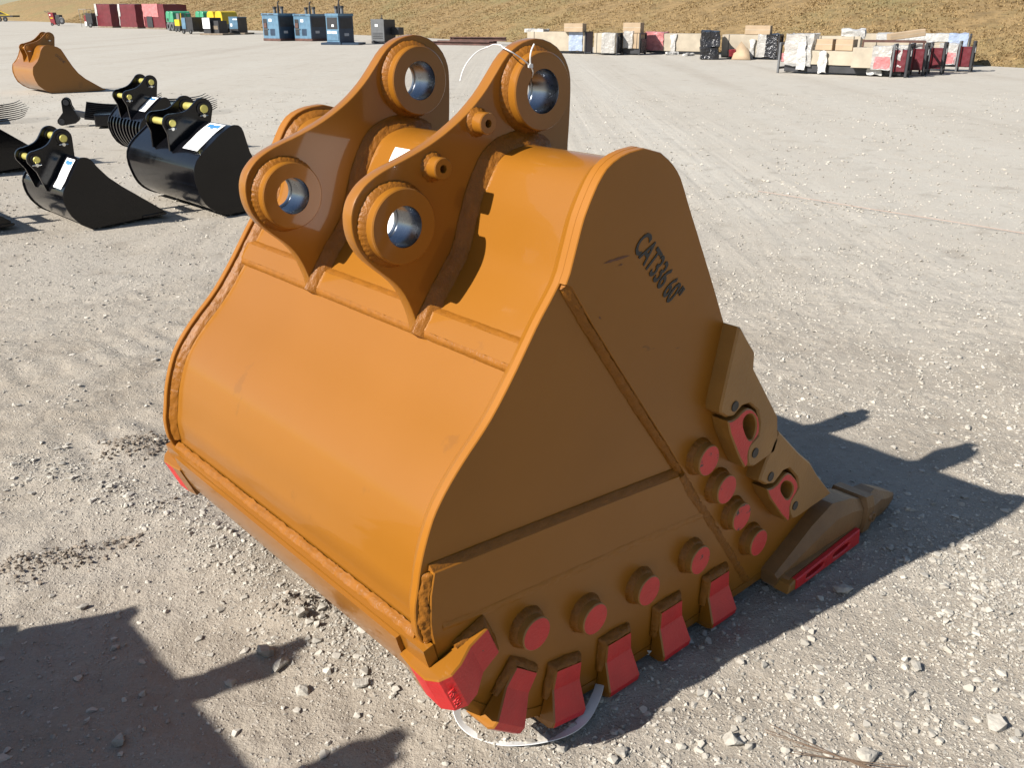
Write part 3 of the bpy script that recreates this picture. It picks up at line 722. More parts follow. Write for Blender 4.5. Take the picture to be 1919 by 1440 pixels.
def lipend(b):
    b.ext(P2([(2.503, -1.896), (2.55, -1.896), (2.547, -1.853), (2.512, -1.862)]), Y(1.333), Y(1.40), 0.005)
near_far(lipend, 'shroud_end', 'mustard', bucket)

# lettering, label, rub marks
def text_mesh(name, body, size, mats, parent, mtx, xs=1.0, shear=0.0, ext=0.0, spacing=1.0, off=0.0):
    cu = bpy.data.curves.new('t', 'FONT'); cu.body = body; cu.size = size; cu.extrude = ext; cu.shear = shear; cu.space_character = spacing
    cu.resolution_u = 3; cu.offset = off
    to = bpy.data.objects.new('t', cu); COL.objects.link(to); bpy.context.view_layer.update()
    me = bpy.data.meshes.new_from_object(to.evaluated_get(bpy.context.evaluated_depsgraph_get()))
    bpy.data.objects.remove(to); me.name = name
    me.transform(mtx @ Matrix.Diagonal((xs, 1, 1, 1))); me.materials.clear(); me.materials.append(M[mats])
    o = bpy.data.objects.new(name, me); COL.objects.link(o); o.parent = parent; return o
def side_frame(u, z, w, deg):
    x, zz = P2([(u, z)])[0]; c, s_ = math.cos(R(deg)), math.sin(R(deg))
    return Matrix(((c, -s_, 0, x), (0, 0, -1, Y(w)), (s_, c, 0, zz), (0, 0, 0, 1)))
text_mesh('stencil_lettering', 'CAT336 60"', 0.094, 'ink', bucket, side_frame(1.706, -0.545, 1.4455, -48.5), xs=0.545, shear=0.12, ext=0.0006, spacing=0.98, off=0.0016)
def rub(u0, z0, u1, z1, wd_, seed):
    b = MB(); rnd = random.Random(seed); n = 9; top = []; bot = []
    for k in range(n):
        q = k/(n-1); x, z = P2([(u0+(u1-u0)*q, z0+(z1-z0)*q)])[0]; w_ = wd_*math.sin(math.pi*min(.97, max(.04, q)))*(.3+rnd.random())
        top.append((x, Y(1.4462), z+w_)); bot.append((x, Y(1.4462), z-w_*.6))
    b.loft([top, bot], caps=False); 
    b.v = b.v; b.f = [f for f in b.f if abs(f[0]-f[1]) == 1]
    b.m = [0]*len(b.f); b.build('rub_mark', 'scuff', bucket, flat=True)
rub(1.600, -0.566, 1.697, -0.562, .006, 1); rub(1.655, -0.581, 1.672, -0.580, .003, 2); rub(1.59, -0.70, 1.60, -0.707, .003, 5); rub(1.953, -0.733, 1.956, -0.752, .0025, 6); rub(1.972, -0.735, 1.977, -0.76, .0025, 7)
# white paper label on the shell between the ears
jl = [j for j in range(len(SH)) if 1.905-0.655 < SH[j][1] < 1.905-0.375 and j > len(SH)*0.12]
b = MB(); b.loft([[(SHO(j, 0.0012)[0], yy, SHO(j, 0.0012)[1]) for j in jl] for yy in (Y(2.03), Y(2.30))], caps=False); b.f = [f for f in b.f if not (f[0] % len(jl) == len(jl)-1)]
b.m = [0]*len(b.f); b.build('paper_label', 'white', bucket)
# raised casting mark on the near corner shroud
text_mesh('casting_mark', 'HS-150', 0.030, 'red', cs[0], side_frame(1.038, -1.505, 1.3815, -68), xs=0.75, ext=0.0015)

# zip tie round the top of the near ear
def uwz(u, w, z): return (u-1.9, w-2.20, z+CAM_H)
def loc2world(p): return bucket_mtx @ Vector(p)
bucket_mtx = Matrix.Translation(BX0) @ Matrix.Rotation(R(41.989), 4, 'Z')
def in_bucket(name, build_fn, mats, label, cat):
    b = MB(); build_fn(b); o = b.build(name, mats, None); o.matrix_world = bucket_mtx; return tag(o, label, cat)
def zt(b):
    path = smooth([uwz(1.722, 1.835, -.160), uwz(1.718, 1.824, -.146), uwz(1.703, 1.822, -.13), uwz(1.671, 1.824, -.110), uwz(1.640, 1.828, -.094), uwz(1.632, 1.850, -.085), uwz(1.674, 1.90, -.082), uwz(1.672, 1.93, -.080), uwz(1.688, 1.97, -.088), uwz(1.658, 1.98, -.098), uwz(1.627, 1.98, -.12), uwz(1.606, 1.98, -.145), uwz(1.596, 1.98, -.172)], 2)
    b.tube(path, 0.0017, 6)
    b.tube(smooth([uwz(1.705, 1.822, -.132), uwz(1.699, 1.818, -.112), uwz(1.701, 1.817, -.094), uwz(1.713, 1.818, -.078)], 2), 0.002, 6)
    x, y_, z = uwz(1.703, 1.821, -.131); b.box((x-.006, y_-.004, z-.005), (x+.006, y_+.003, z+.005))
in_bucket('zip_tie', zt, 'plastic_white', 'thin white zip tie looped through the top hole of the near ear', 'zip tie')

# white lifting strap lying round the heel
def ribbon(b, pts, wd_, tilt):
    P = resample(smooth(pts, 3), 0.015); n = len(P); vs = []; fs = []
    for i, p in enumerate(P):
        t = (P[min(i+1, n-1)]-P[max(i-1, 0)]).normalized(); sd = t.cross(Vector((0, 0, 1))).normalized(); a = tilt+0.25*math.sin(i*0.3)
        d = sd*math.cos(a)+Vector((0, 0, 1))*math.sin(a); k = sd*math.sin(a)-Vector((0, 0, 1))*math.cos(a)
        for s_, e in ((-1, -1), (1, -1), (1, 1), (-1, 1)): vs.append(p+d*wd_*.5*s_+k*0.001*e)
    for i in range(n-1):
        for k_ in range(4): fs.append([i*4+k_, i*4+(k_+1) % 4, (i+1)*4+(k_+1) % 4, (i+1)*4+k_])
    b.add(vs, fs)
b = MB(); ribbon(b, [(-0.165, 2.16, .085), (-0.165, 2.085, .022), (-0.135, 2.02, .010), (-0.06, 1.975, .012), (0.0, 1.962, .012), (0.07, 1.962, .014), (0.14, 1.985, .015), (0.205, 2.04, .02), (0.25, 2.12, .04), (0.272, 2.20, .055), (0.285, 2.27, .06)], 0.032, 0.35)
tag(b.build('packing_strap', 'plastic_white', None), 'white flat packing strap lying round the heel of the orange bucket', 'strap')
b = MB(); ribbon(b, [(0.385, 2.36, .02), (0.41, 2.335, .03), (0.44, 2.335, .022), (0.47, 2.36, .006)], 0.026, 0.9)
tag(b.build('packing_strap', 'plastic_white', None), 'short curled strap end lying in shade beside the middle heel shrouds', 'strap')

# identical bucket standing outside the picture: only its shadow is seen
twin = copy_tree(bucket)
for ch in list(twin.children_recursive):
    if ch.name.startswith(('tooth_tip', 'retainer_ring', 'lip_shroud', 'wear_bar', 'shroud_end', 'tooth_adapter')): bpy.data.objects.remove(ch) 
twin.location = BX0+Vector((-2.49, -1.87, 0))
tag(twin, 'orange bucket beside the camera whose shadow falls on the lower left gravel', 'bucket', 'large orange excavator buckets')

# ------------------------------------------------------------------ smaller buckets behind
def arc(c, r, a0, a1, n=10): return [(c[0]+r*math.cos(R(a0+(a1-a0)*i/n)), c[1]+r*math.sin(R(a0+(a1-a0)*i/n))) for i in range(n+1)]
def ear_poly(U_, L_, Ft, Fb, rU, rL):
    mid = ((U_[0]+L_[0])/2-0.0*rU, (U_[1]+L_[1])/2-0.02)
    d = math.degrees(math.atan2(U_[1]-L_[1], U_[0]-L_[0]))
    top = arc(U_, rU, -5, 90+d*0.9+35, 12); m1 = smooth([top[-1], (mid[0]-0.10*rU, mid[1]+rU*0.55), arc(L_, rL, 75+d*.4, 80, 1)[0]], 2)
    return [Fb]+top+m1[1:-1]+arc(L_, rL, 75+d*.4, 200, 10)+[(L_[0]*.6+Ft[0]*.4-.35*rL, L_[1]*.6+Ft[1]*.4), Ft, (Ft[0]+.05, Ft[1]-.01), (Ft[0]*.5+Fb[0]*.5, Ft[1]*.5+Fb[1]*.5-.02)]
def small_bucket(name, loc, rz, label, side, nrear, width, U_, L_, Ft, Fb, ears, rU, rL, paint, pinmat, group, sheet=None, slots=False, cut=None):
    t = thing(name, loc, rz, label, 'bucket', group)
    for y0, y1 in ((0, .02), (width-.02, width)):
        b = MB(); b.ext(side, y0, y1, .003); b.build('side_plate', paint, t)
    sh = side[:nrear]; shl = offset(smooth(sh, 1), 0.012, closed=False)
    if slots:
        zc = sum(p[1] for p in shl)/len(shl)
        k = max(2, [i for i, p in enumerate(shl) if p[1] > slots][-1])
        b = MB(); b.sheet(shl[:k+1], .018, width-.018, .016); b.build('back_shell', paint, t)
        n = 10
        for i in range(n):
            yc = .05+(width-.1)*i/(n-1); b = MB(); b.sheet(shl[k-1:], yc-.018, yc+.018, .03); b.build('bar', paint, t)
    else:
        b = MB(); b.sheet(shl, .018, width-.018, .016, ny=4); b.build('back_shell', paint, t)
        k = int(len(shl)*0.42); q = offset(shl[k:k+3], -.006, closed=False)
        b = MB(); b.sheet(q, .02, width-.02, .01); b.build('seam_strip', paint, t)
    if cut:
        b = MB(); b.ext(cut, -.012, width+.012, .004); b.build('cutting_edge', paint, t)
    for ey in ears:
        b = MB(); b.ext(ear_poly(U_, L_, Ft, Fb, rU, rL), ey-.016, ey+.016, .004); e = b.build('mounting_ear', paint, t)
        for c, r in ((U_, rU), (L_, rL)):
            b = MB(); b.lathe([(r*.40, ey-.034), (r*.62, ey-.034), (r*.66, ey-.03), (r*.66, ey-.01)], c, 24); b.lathe([(r*.40, ey+.034), (r*.62, ey+.034), (r*.66, ey+.01)], c, 24); b.build('pin_boss', paint, e)
    for c, r in ((U_, rU), (L_, rL)):
        y0, y1 = ears[0]-.045, ears[1]+.045
        b = MB(); b.lathe([(r*.36, y0), (r*.40, y0+.004), (r*.40, y1-.004), (r*.36, y1)], c, 24); b.disc(r*.36, y0, c, 24); b.disc(r*.36, y1, c, 24)
        pn = b.build('pin', pinmat, t)
        b = MB(); b.tube([(c[0]-r*.1, ears[0]-.055, c[1]-r*.62), (c[0]-r*.1, ears[0]-.02, c[1]-r*.62)], .016, 8); b.tube([(c[0]-r*.1-.04, ears[0]-.045, c[1]-r*.62), (c[0]-r*.1+.04, ears[0]-.045, c[1]-r*.62)], .006, 6); b.build('retaining_bolt', 'silver', pn)
    if sheet:
        i0_, i1_, y0, y1 = sheet
        pp = offset(shl[i0_:i1_], -.0025, closed=False); n = len(pp)
        b = MB(); b.loft([[(p[0], y, p[1]) for p in pp] for y in (y0, y1)], caps=False); b.f = [f for f in b.f if f[0] % n != n-1]; b.m = [0]*len(b.f)
        lb = b.build('paper_label', 'white', t)
        L_tot = resample(pp, .004); nn = len(L_tot)
        def strip(a0, a1, ya, yb, mt, nm):
            seg = [tuple(L_tot[int((nn-1)*(a0+(a1-a0)*k/4))]) for k in range(5)]; seg = offset(seg, -.0015, closed=False)
            b = MB(); b.loft([[(p[0], y0+(y1-y0)*q, p[1]) for p in seg] for q in (ya, yb)], caps=False); b.f = [f for f in b.f if f[0] % 5 != 4]; b.m = [0]*len(b.f); b.build(nm, mt, lb)
        strip(.08, .20, .12, .42, 'blueink', 'printed_logo'); strip(.10, .235, .40, .62, 'blueink', 'printed_logo'); strip(.08, .20, .60, .88, 'blueink', 'printed_logo')
        for k in range(7): strip(.34+.075*k, .355+.075*k, .16+.03*(k % 3), .5+.12*(k % 2), 'greyink', 'printed_line')
        strip(.30, .33, .66, .76, 'greyink', 'printed_line')
    return t
TR = [(-.003, .66), (-.028, .659), (-.047, .648), (-.075, .612), (-.103, .572), (-.145, .51), (-.181, .45), (-.215, .41), (-.235, .378), (-.247, .338), (-.249, .297), (-.242, .245), (-.228, .198), (-.203, .143), (-.168, .095), (-.13, .052), (-.084, .022), (-.045, .006), (0, 0), (.23, .012), (.47, .03), (.66, .05), (.675, .075), (.43, .262), (.30, .36), (.19, .456), (.10, .568), (.075, .61), (.055, .635), (.028, .654)]
TCUT = [(.45, .03), (.68, .035), (.70, .05), (.68, .065), (.45, .055)]
BG = 'smaller buckets lined up behind'
small_bucket('trenching_bucket', (-3.938, 8.522, 0), R(44), 'narrow glossy black digging bucket with white label, nearest of the black buckets', TR, 21, 1.12, (-.03, .80), (-.30, .63), (-.255, .33), (.05, .60), (.40, .72), .088, .078, 'black', 'pin', BG, sheet=(5, 17, .10, .30), cut=TCUT)
WI = [(.109, .873), (.075, .868), (.04, .852), (-.051, .80), (-.15, .725), (-.239, .66), (-.29, .615), (-.332, .568), (-.362, .505), (-.373, .44), (-.370, .365), (-.353, .295), (-.33, .22), (-.296, .152), (-.25, .10), (-.197, .062), (-.135, .032), (-.073, .012), (0, 0), (.35, .02), (.70, .04), (.74, .06), (.50, .24), (.36, .40), (.285, .52), (.243, .60), (.215, .72), (.197, .80), (.18, .842), (.15, .866)]
small_bucket('ditching_bucket', (-2.799, 9.131, 0), R(43.5), 'wide glossy black bucket with white label right behind the big orange one', WI, 21, 1.62, (.09, .985), (-.26, .87), (-.315, .60), (.16, .85), (.62, 1.02), .105, .088, 'black', 'pin', BG, sheet=(2, 12, .14, .46), cut=[(.5, .03), (.76, .04), (.78, .055), (.76, .07), (.5, .06)])
SV = [(.13, .80), (.09, .79), (.0, .72), (-.1, .64), (-.2, .55), (-.26, .48), (-.29, .40), (-.29, .31), (-.26, .21), (-.21, .12), (-.13, .05), (0, 0), (.3, .01), (.62, .03), (.66, .05), (.42, .28), (.27, .5), (.22, .66), (.19, .76), (.16, .79)]
small_bucket('skeleton_bucket', (-4.92, 13.1, 0), R(43), 'black skeleton bucket with a back of open bars, behind the wide black bucket', SV, 14, 1.15, (.12, .98), (-.22, .80), (-.24, .5), (.18, .78), (.40, .75), .095, .085, 'black', 'pin', BG, sheet=(2, 8, .15, .42), slots=.47)
OB = [(.02, 1.139), (-.03, 1.135), (-.083, 1.116), (-.14, 1.06), (-.177, 1.008), (-.235, .87), (-.296, .766), (-.36, .70), (-.416, .646), (-.44, .56), (-.45, .462), (-.425, .33), (-.375, .209), (-.26, .10), (-.14, .035), (0, 0), (.578, .005), (1.182, .02), (1.19, .045), (.766, .322), (.62, .46), (.518, .613), (.42, .80), (.339, .97), (.30, 1.04), (.234, 1.085), (.13, 1.12)]
small_bucket('orange_digging_bucket', (-11.414, 23.791, 0), R(42), 'orange digging bucket standing alone far left beyond the black ones', OB, 18, 1.75, (.26, 1.30), (-.26, 1.05), (-.33, .62), (.34, 1.02), (.62, 1.05), .125, .11, 'orange', 'orange', BG, cut=[(.9, .02), (1.2, .02), (1.23, .035), (1.2, .06), (.9, .06)])
small_bucket('trenching_bucket', (-5.19, 8.01, 0), R(44), 'black bucket cut off by the left edge with just its pointed lip showing', TR, 21, 1.12, (-.03, .80), (-.30, .63), (-.255, .33), (.05, .60), (.40, .72), .088, .078, 'black', 'pin', BG, cut=TCUT)
LB = [(x*1.75, z*1.75) for x, z in TR]
small_bucket('trenching_bucket', (-6.85, 11.25, 0), R(44), 'tall black bucket cut off by the left edge behind the nearest black bucket', LB, 21, 1.5, (-.05, 1.4), (-.5, 1.1), (-.45, .58), (.09, 1.05), (.5, .95), .15, .13, 'black', 'pin', BG, cut=[(x*1.75, z*1.75) for x, z in TCUT])

text_mesh('stencil_lettering', 'CAT320 48"', 0.10, 'ink', bpy.data.objects['orange_digging_bucket'], Matrix(((.66, .75, 0, .13), (0, 0, -1, -.0012), (-.75, .66, 0, .90), (0, 0, 0, 1))), xs=0.55, shear=0.1, ext=0.0006)
# rakes
def rake(loc, rz, label, sc_=1.0, tilt=.022, low=False):
    t = thing('rake_attachment', loc, rz, label, 'rake', 'black tine rakes')
    U_, L_ = (.02, .42), (-.10, .10)
    for ey in (.42, .62):
        b = MB(); b.ext(arc(U_, .075, 0, 170, 8)+[(-.06, .25)]+arc(L_, .07, 130, 290, 8)+[(.12, .06), (.20, .12), (.10, .36)], ey-.014, ey+.014, .003); e = b.build('mounting_ear', 'black', t)
        for c in (U_, L_):
            b = MB(); b.lathe([(.028, ey-.03), (.046, ey-.03), (.048, ey-.01)], c, 18); b.lathe([(.028, ey+.03), (.046, ey+.03), (.048, ey+.01)], c, 18); b.disc(.03, ey-.028, c, 18); b.build('pin_boss', 'dark', e)
    for c in (U_, L_):
        b = MB(); b.lathe([(.026, .40), (.026, .64)], c, 14); b.build('pin', 'worn', t)
    b = MB(); b.ext([(.05, .20), (.50, .08), (.50, .18), (.06, .30)], .44, .60, .006); b.build('arm', 'worn', t)
    b = MB(); b.box((.46, 0, .03), (.84, 1.04, .23), bev=.02); b.build('crossbeam', 'black', t)
    for k in range(9):
        y_ = .04+k*.12; pts = [(.30, .05), (.60, .03), (1.0, .04), (1.32, .08), (1.55-.03*abs(k-4), .14)] if low else [(.30, .16), (.60, .12), (1.0, .11), (1.35, .18), (1.62, .32)]; pts = smooth(pts, 2); q = offset(pts, .040 if low else .045, closed=False); m = len(pts)  # low tines are shaped to stand for a comb shadow on the ground
        q = [(q[i][0]*(1-i/m*.9)+pts[i][0]*i/m*.9, q[i][1]*(1-i/m*.9)+pts[i][1]*i/m*.9) for i in range(m)]
        pts = [(a_, c_+k*tilt) for a_, c_ in pts]; q = [(a_, c_+k*tilt) for a_, c_ in q]
        b = MB(); b.ext(pts+q[::-1], y_-.011, y_+.011, 0); b.build('tine', 'black', t)
    t.scale = (sc_,)*3
    return t
rake((-7.72, 16.25, 0), R(20), 'black tine rake left of the skeleton bucket with worn grey arm', 1.0)
rake((-7.05, 18.2, 0), R(30), 'black tine rake half hidden behind the wide black bucket', 0.95, .026, True)  # rake is real, its low tines stand in for their shadow
rake((-10.1, 16.6, 0), R(30), 'black tine rake at the left edge, its tines shaped to stand for their shadow', 0.95, .026, True)  # solid tines added where only their shadow lies

# ------------------------------------------------------------------ machines along the bank
def part(t, nm, m_, *boxes, bev=0.012):
    for a, c in boxes:
        b = MB(); b.box(a, c, bev=bev); o = b.build(nm, m_, t)
    return o
def cyl(t, nm, m_, p0, p1, r, n=14):
    b = MB(); b.tube([p0, p1], r, n); return b.build(nm, m_, t)
def wheel(t, x, y, z, r, w_, m_='rubber', n=20):
    b = MB(); b.lathe([(r*.5, y), (r*.92, y), (r, y+w_*.15), (r, y+w_*.85), (r*.92, y+w_), (r*.5, y+w_)], (x, z), n); o = b.build('wheel', m_, t)
    b = MB(); b.lathe([(.001, y+w_*.3), (r*.5, y+w_*.2), (r*.5, y+w_*.8), (.001, y+w_*.7)], (x, z), n); b.build('rim', 'grey', o); return o

def welder(loc, rz, label, W=1.35, D=1.25, Hh=1.75, variant=0):
    t = thing('engine_welder', loc, rz, label, 'welder', 'blue engine driven welders')
    part(t, 'skid', 'rust' if variant < 2 else 'blue_dark', ((-.05, 0, 0), (W+.05, D, .16)))
    part(t, 'front_panel', 'blue', ((0, 0, .16), (W*.98, .04, Hh*.92)))
    part(t, 'side_panel', 'blue_dark', ((W-.04, .04, .16), (W, D, Hh*.92)))
    part(t, 'left_panel', 'blue', ((0, .04, .16), (.04, D, Hh*.92)))
    part(t, 'roof', 'blue', ((-.03, -.03, Hh*.92), (W+.03, D+.03, Hh)))
    if variant < 2:
        part(t, 'engine_opening', 'dark', ((.10, -.012, .35), (.48, .0, Hh*.80)), bev=0.003)
        part(t, 'engine_block', 'rust', ((.14, -.05, .85), (.44, -.012, 1.15)))
        part(t, 'hose', 'grey', ((.12, -.06, .74), (.60, -.02, .79)))
        part(t, 'vent_slot', 'dark', ((.10, -.036, Hh*.945), (.60, -.03, Hh*.975)), ((.70, -.036, Hh*.945), (1.2, -.03, Hh*.975)), bev=0.002)
        part(t, 'sticker', 'white', ((.66, -.008, Hh*.70), (.92, 0, Hh*.80)), bev=0.002)
        part(t, 'control_recess', 'blue_dark', ((.72, -.008, .35), (1.18, 0, .78)), bev=0.002)
    else:
        part(t, 'control_panel', 'dark', ((.10, -.012, Hh*.50), (W*.9, 0, Hh*.88)), bev=0.003)
        part(t, 'lower_door', 'blue', ((.06, -.03, .25), (W*.94, 0, Hh*.46)))
        part(t, 'sticker', 'white', ((.12, -.036, Hh*.36), (.40, -.03, Hh*.44)), ((.5, -.036, Hh*.36), (.95, -.03, Hh*.43)), bev=0.002)
        part(t, 'gauge', 'white', ((.52, -.018, Hh*.58), (.72, -.012, Hh*.65)), bev=0.002)
    # side panel dark screen and marks
    part(t, 'side_screen', 'dark', ((W, .12, Hh*.52), (W+.006, D-.12, Hh*.86)), bev=0.002)
    part(t, 'side_sticker', 'greyink', ((W, .42, .50), (W+.006, .80, .66)), bev=0.002)
    cyl(t, 'exhaust_stack', 'dark', (W*.52, D*.5, Hh), (W*.52, D*.5, Hh+.52), .075)
    b = MB(); b.tube(smooth([(W*.52, D*.5, Hh+.5), (W*.52, D*.5, Hh+.66), (W*.55, D*.5, Hh+.74), (W*.60, D*.5, Hh+.76)], 2), .04, 10); b.build('exhaust_elbow', 'dark', t)
    for xx, zz in ((W*.30, .0), (W*.74, .02)):
        cyl(t, 'air_cleaner', 'grey', (xx, D*.5, Hh), (xx, D*.5, Hh+.30+zz), .10); cyl(t, 'cleaner_cap', 'dark', (xx, D*.5, Hh+.30+zz), (xx, D*.5, Hh+.43+zz), .135)
    return t
welder((-17.35, 67.9, 0), R(-33), 'light blue engine welder with open side, leftmost of the row of three', 1.6, 1.6, 1.78, 0)
welder((-15.1, 67.6, 0), R(-33), 'light blue engine welder in the middle of the row of three', 1.6, 1.6, 1.74, 1)
welder((-11.45, 60.1, 0), R(-38), 'blue engine welder with dark control panel on a blue skid', 1.15, 1.2, 1.78, 2)
b = MB(); b.box((0, 0, 0), (2.4, 1.5, .12), bev=.01); o = b.build('skid_base', 'blue_dark', None); o.location = (-11.75, 59.6, 0); o.rotation_euler = (0, 0, R(-8)); tag(o, 'low dark blue skid base under the third blue welder', 'skid')
t = thing('generator', (-9.0, 62.2, 0), R(-22), 'dark grey portable generator beside the big bucket ear', 'generator')
part(t, 'front_panel', 'grey', ((0, 0, .12), (.95, .03, 1.45))); part(t, 'body', 'dark', ((.01, .03, .12), (.94, 1.5, 1.42))); part(t, 'skid', 'dark', ((-.05, .05, 0), (1.0, 1.6, .12)))
part(t, 'louvre', 'dark', ((.10, -.006, .30), (.85, 0, .34)), ((.10, -.006, .40), (.85, 0, .44)), ((.10, -.006, .5), (.85, 0, .54)), ((.10, -.006, .6), (.85, 0, .64)), bev=0.002)
part(t, 'sticker', 'white', ((.3, -.006, 1.0), (.5, 0, 1.15)), bev=.002); part(t, 'fuel_tank', 'dark', ((.95, .9, .5), (1.5, 1.6, .95))); cyl(t, 'exhaust_stack', 'dark', (.55, .5, 1.42), (.55, .5, 1.70), .03); cyl(t, 'fuel_cap', 'dark', (.3, .9, 1.42), (.3, .9, 1.52), .08)
# small blue welder
t = thing('compact_welder', (-25.2, 87, 0), R(-18), 'small blue and black welder standing alone left of the three tall ones', 'welder')
part(t, 'pallet', 'wood', ((-.1, -.1, 0), (1.6, 1.4, .14))); part(t, 'front_panel', 'blue', ((0, 0, .45), (.88, .04, 1.40))); part(t, 'lower_panel', 'dark', ((0, 0, .14), (.88, .04, .45))); part(t, 'body', 'dark', ((.01, .04, .14), (.87, 1.5, 1.40)))
part(t, 'roof', 'blue', ((-.02, -.02, 1.40), (.90, 1.52, 1.46))); part(t, 'sticker', 'white', ((.12, -.008, .66), (.32, 0, .90)), ((.42, -.008, 1.20), (.85, 0, 1.30)), bev=.002); cyl(t, 'exhaust_stack', 'dark', (.7, .6, 1.46), (.74, .6, 1.72), .03)

# trench rollers
def roller(loc, rz, label, paint, sc_=1.0):
    t = thing('trench_roller', loc, rz, label, 'roller', 'trench rollers')
    for x0 in (0, .92):
        b = MB(); b.ext(smooth([(x0, .75), (x0+.02, 1.45), (x0+.16, 1.72), (x0+.70, 1.72), (x0+.84, 1.45), (x0+.86, .75)], 2), -.02, 1.7, .03); b.build('hood', paint, t)
        part(t, 'frame', 'grey', ((x0+.04, .05, .42), (x0+.82, 1.6, .78)))
        for yy in (-.06, 1.1): wheel(t, x0+.43, yy, .40, .40, .58, 'grey')
    part(t, 'exhaust_guard', 'dark', ((.3, -.06, .85), (.6, -.02, 1.1)))
    t.scale = (sc_,)*3
    return t
roller((-36.7, 103.9, 0), R(-50), 'green trench roller beside the last red wrapped stack', 'green', 1.12)
roller((-31.5, 97.5, 0), R(-50), 'green trench roller behind the blue tower machine', 'green', 1.12)
roller((-27.9, 89.5, 0), R(-30), 'yellow trench roller behind the white fronted machine', 'yellow', 1.12)
# yellow tool carrier
t = thing('plate_compactor', (-33.9, 98.2, 0), R(-40), 'yellow engine machine between the green roller and blue machine', 'compactor')
part(t, 'hood', 'yellow', ((0, 0, .55), (.85, .9, 1.15))); part(t, 'base', 'dark', ((-.05, 0, .12), (.9, 1.0, .55))); wheel(t, .15, -.06, .2, .2, .1); wheel(t, .7, -.06, .2, .2, .1); cyl(t, 'mast', 'yellow', (.8, .3, 1.1), (.8, .3, 1.75), .05); part(t, 'engine', 'grey', ((.1, .2, 1.15), (.6, .8, 1.72)))
# blue fronted machine on wheels
t = thing('light_tower', (-30.1, 89.0, 0), R(-35), 'blue fronted black machine on small wheels in front of the rollers', 'machine')
part(t, 'front_door', 'blue', ((0, 0, .42), (.55, .05, 1.36))); part(t, 'body', 'dark', ((.02, .05, .32), (1.5, 1.6, 1.42))); part(t, 'frame', 'dark', ((-.05, 0, .2), (1.6, 1.6, .34)))
for xx in (.2, 1.2): wheel(t, xx, -.08, .19, .19, .12)
b = MB(); b.tube([(.3, .4, 1.4), (.3, .4, 1.72), (.9, .4, 1.72), (.9, .4, 1.4)], .04, 8); b.build('lifting_frame', 'dark', t)
# white fronted machine
t = thing('air_compressor', (-26.9, 84.9, 0), R(-25), 'white fronted black machine on a low pallet before the yellow roller', 'machine')
part(t, 'pallet', 'wood', ((-.35, -.1, 0), (2.2, 1.4, .14))); part(t, 'front_panel', 'white', ((0, 0, .52), (.80, .04, 1.38))); part(t, 'body', 'dark', ((.02, .04, .14), (.80, 1.5, 1.40))); part(t, 'engine', 'dark', ((.80, .3, .14), (1.5, 1.4, 1.15))); part(t, 'grille', 'wood', ((.86, .28, .45), (1.4, .30, .75)), bev=.002)

def crumple(o, am, fr, seed=0):
    for v in o.data.vertices: v.co += Vector((noise.noise(v.co*fr+Vector((seed, 0, 0))), noise.noise(v.co*fr+Vector((9, seed, 0))), noise.noise(v.co*fr+Vector((0, 7, seed)))))*am
    o.data.update(); return o
# red film-wrapped stacks
def stack(loc, rz, label, W, D, Hh, top, fl):
    t = thing('wrapped_stack', loc, rz, label, 'wrapped stack', 'red film wrapped stacks')
    part(t, 'pallet', 'wood', ((.0, .0, 0), (W, D, .16)))
    def lump(x0, x1, y0, y1, z0, z1, m_, nm, am):
        b = MB(); b.gbox((x0, y0, z0), (x1, y1, z1), 8)
        return crumple(b.build(nm, m_, t, ang=60), am, 2.1, seed=loc[0])
    lump(0, W, 0, D, .16, Hh, 'maroon', 'film_wrap', .07)
    lump(-.06, .04, -.05, D+.02, .3, Hh+.06, top, 'film_end', .05)
    lump(-.05, W*fl, -.06, .02, Hh*.5, Hh+.05, top, 'loose_film', .06)
    if fl > .3: part(t, 'dark_panel', 'dark', ((W*.15, -.09, .2), (W*.42, -.05, Hh*.52)))
    else: part(t, 'lower_film', 'pinkwrap', ((-.09, -.02, .25), (-.05, D*.9, Hh*.5)))
    return t
stack((-52.6, 124.0, 0), R(-38), 'dark red film wrapped stack, leftmost of the three red stacks', 3.4, 3.2, 2.72, 'film_solid', .12)
stack((-47.6, 118.8, 0), R(-38), 'dark red film wrapped stack in the middle of the three red stacks', 3.6, 3.2, 2.68, 'film_solid', .10)
stack((-42.9, 114.2, 0), R(-38), 'red stack with pink film and dark front panel, next to the green roller', 4.2, 3.0, 2.65, 'pinkwrap', .72)
# red walk-behind machine
t = thing('walk_behind_saw', (-65.4, 138.6, 0), R(-12), 'red walk-behind machine with handles standing alone far left', 'saw')
b = MB(); b.ext([(.0, .15), (.75, .15), (.55, 1.75), (-.25, 1.75)], 0, .8, .03); b.build('hood', 'redm', t); part(t, 'engine', 'dark', ((.75, .1, .3), (1.45, .8, 1.45))); wheel(t, 1.75, .0, .68, .48, .12, 'dark'); wheel(t, .2, -.08, .2, .2, .12); wheel(t, 1.2, -.08, .2, .2, .12)
cyl(t, 'handle', 'dark', (-.1, .1, 1.6), (-.8, .1, 1.95), .04); cyl(t, 'handle', 'dark', (-.1, .7, 1.6), (-.8, .7, 1.95), .04); part(t, 'sticker', 'yellow', ((.05, -.008, .95), (.45, 0, 1.1)), bev=.002); part(t, 'badge', 'white', ((-.05, -.008, 1.35), (.15, 0, 1.5)), bev=.002)
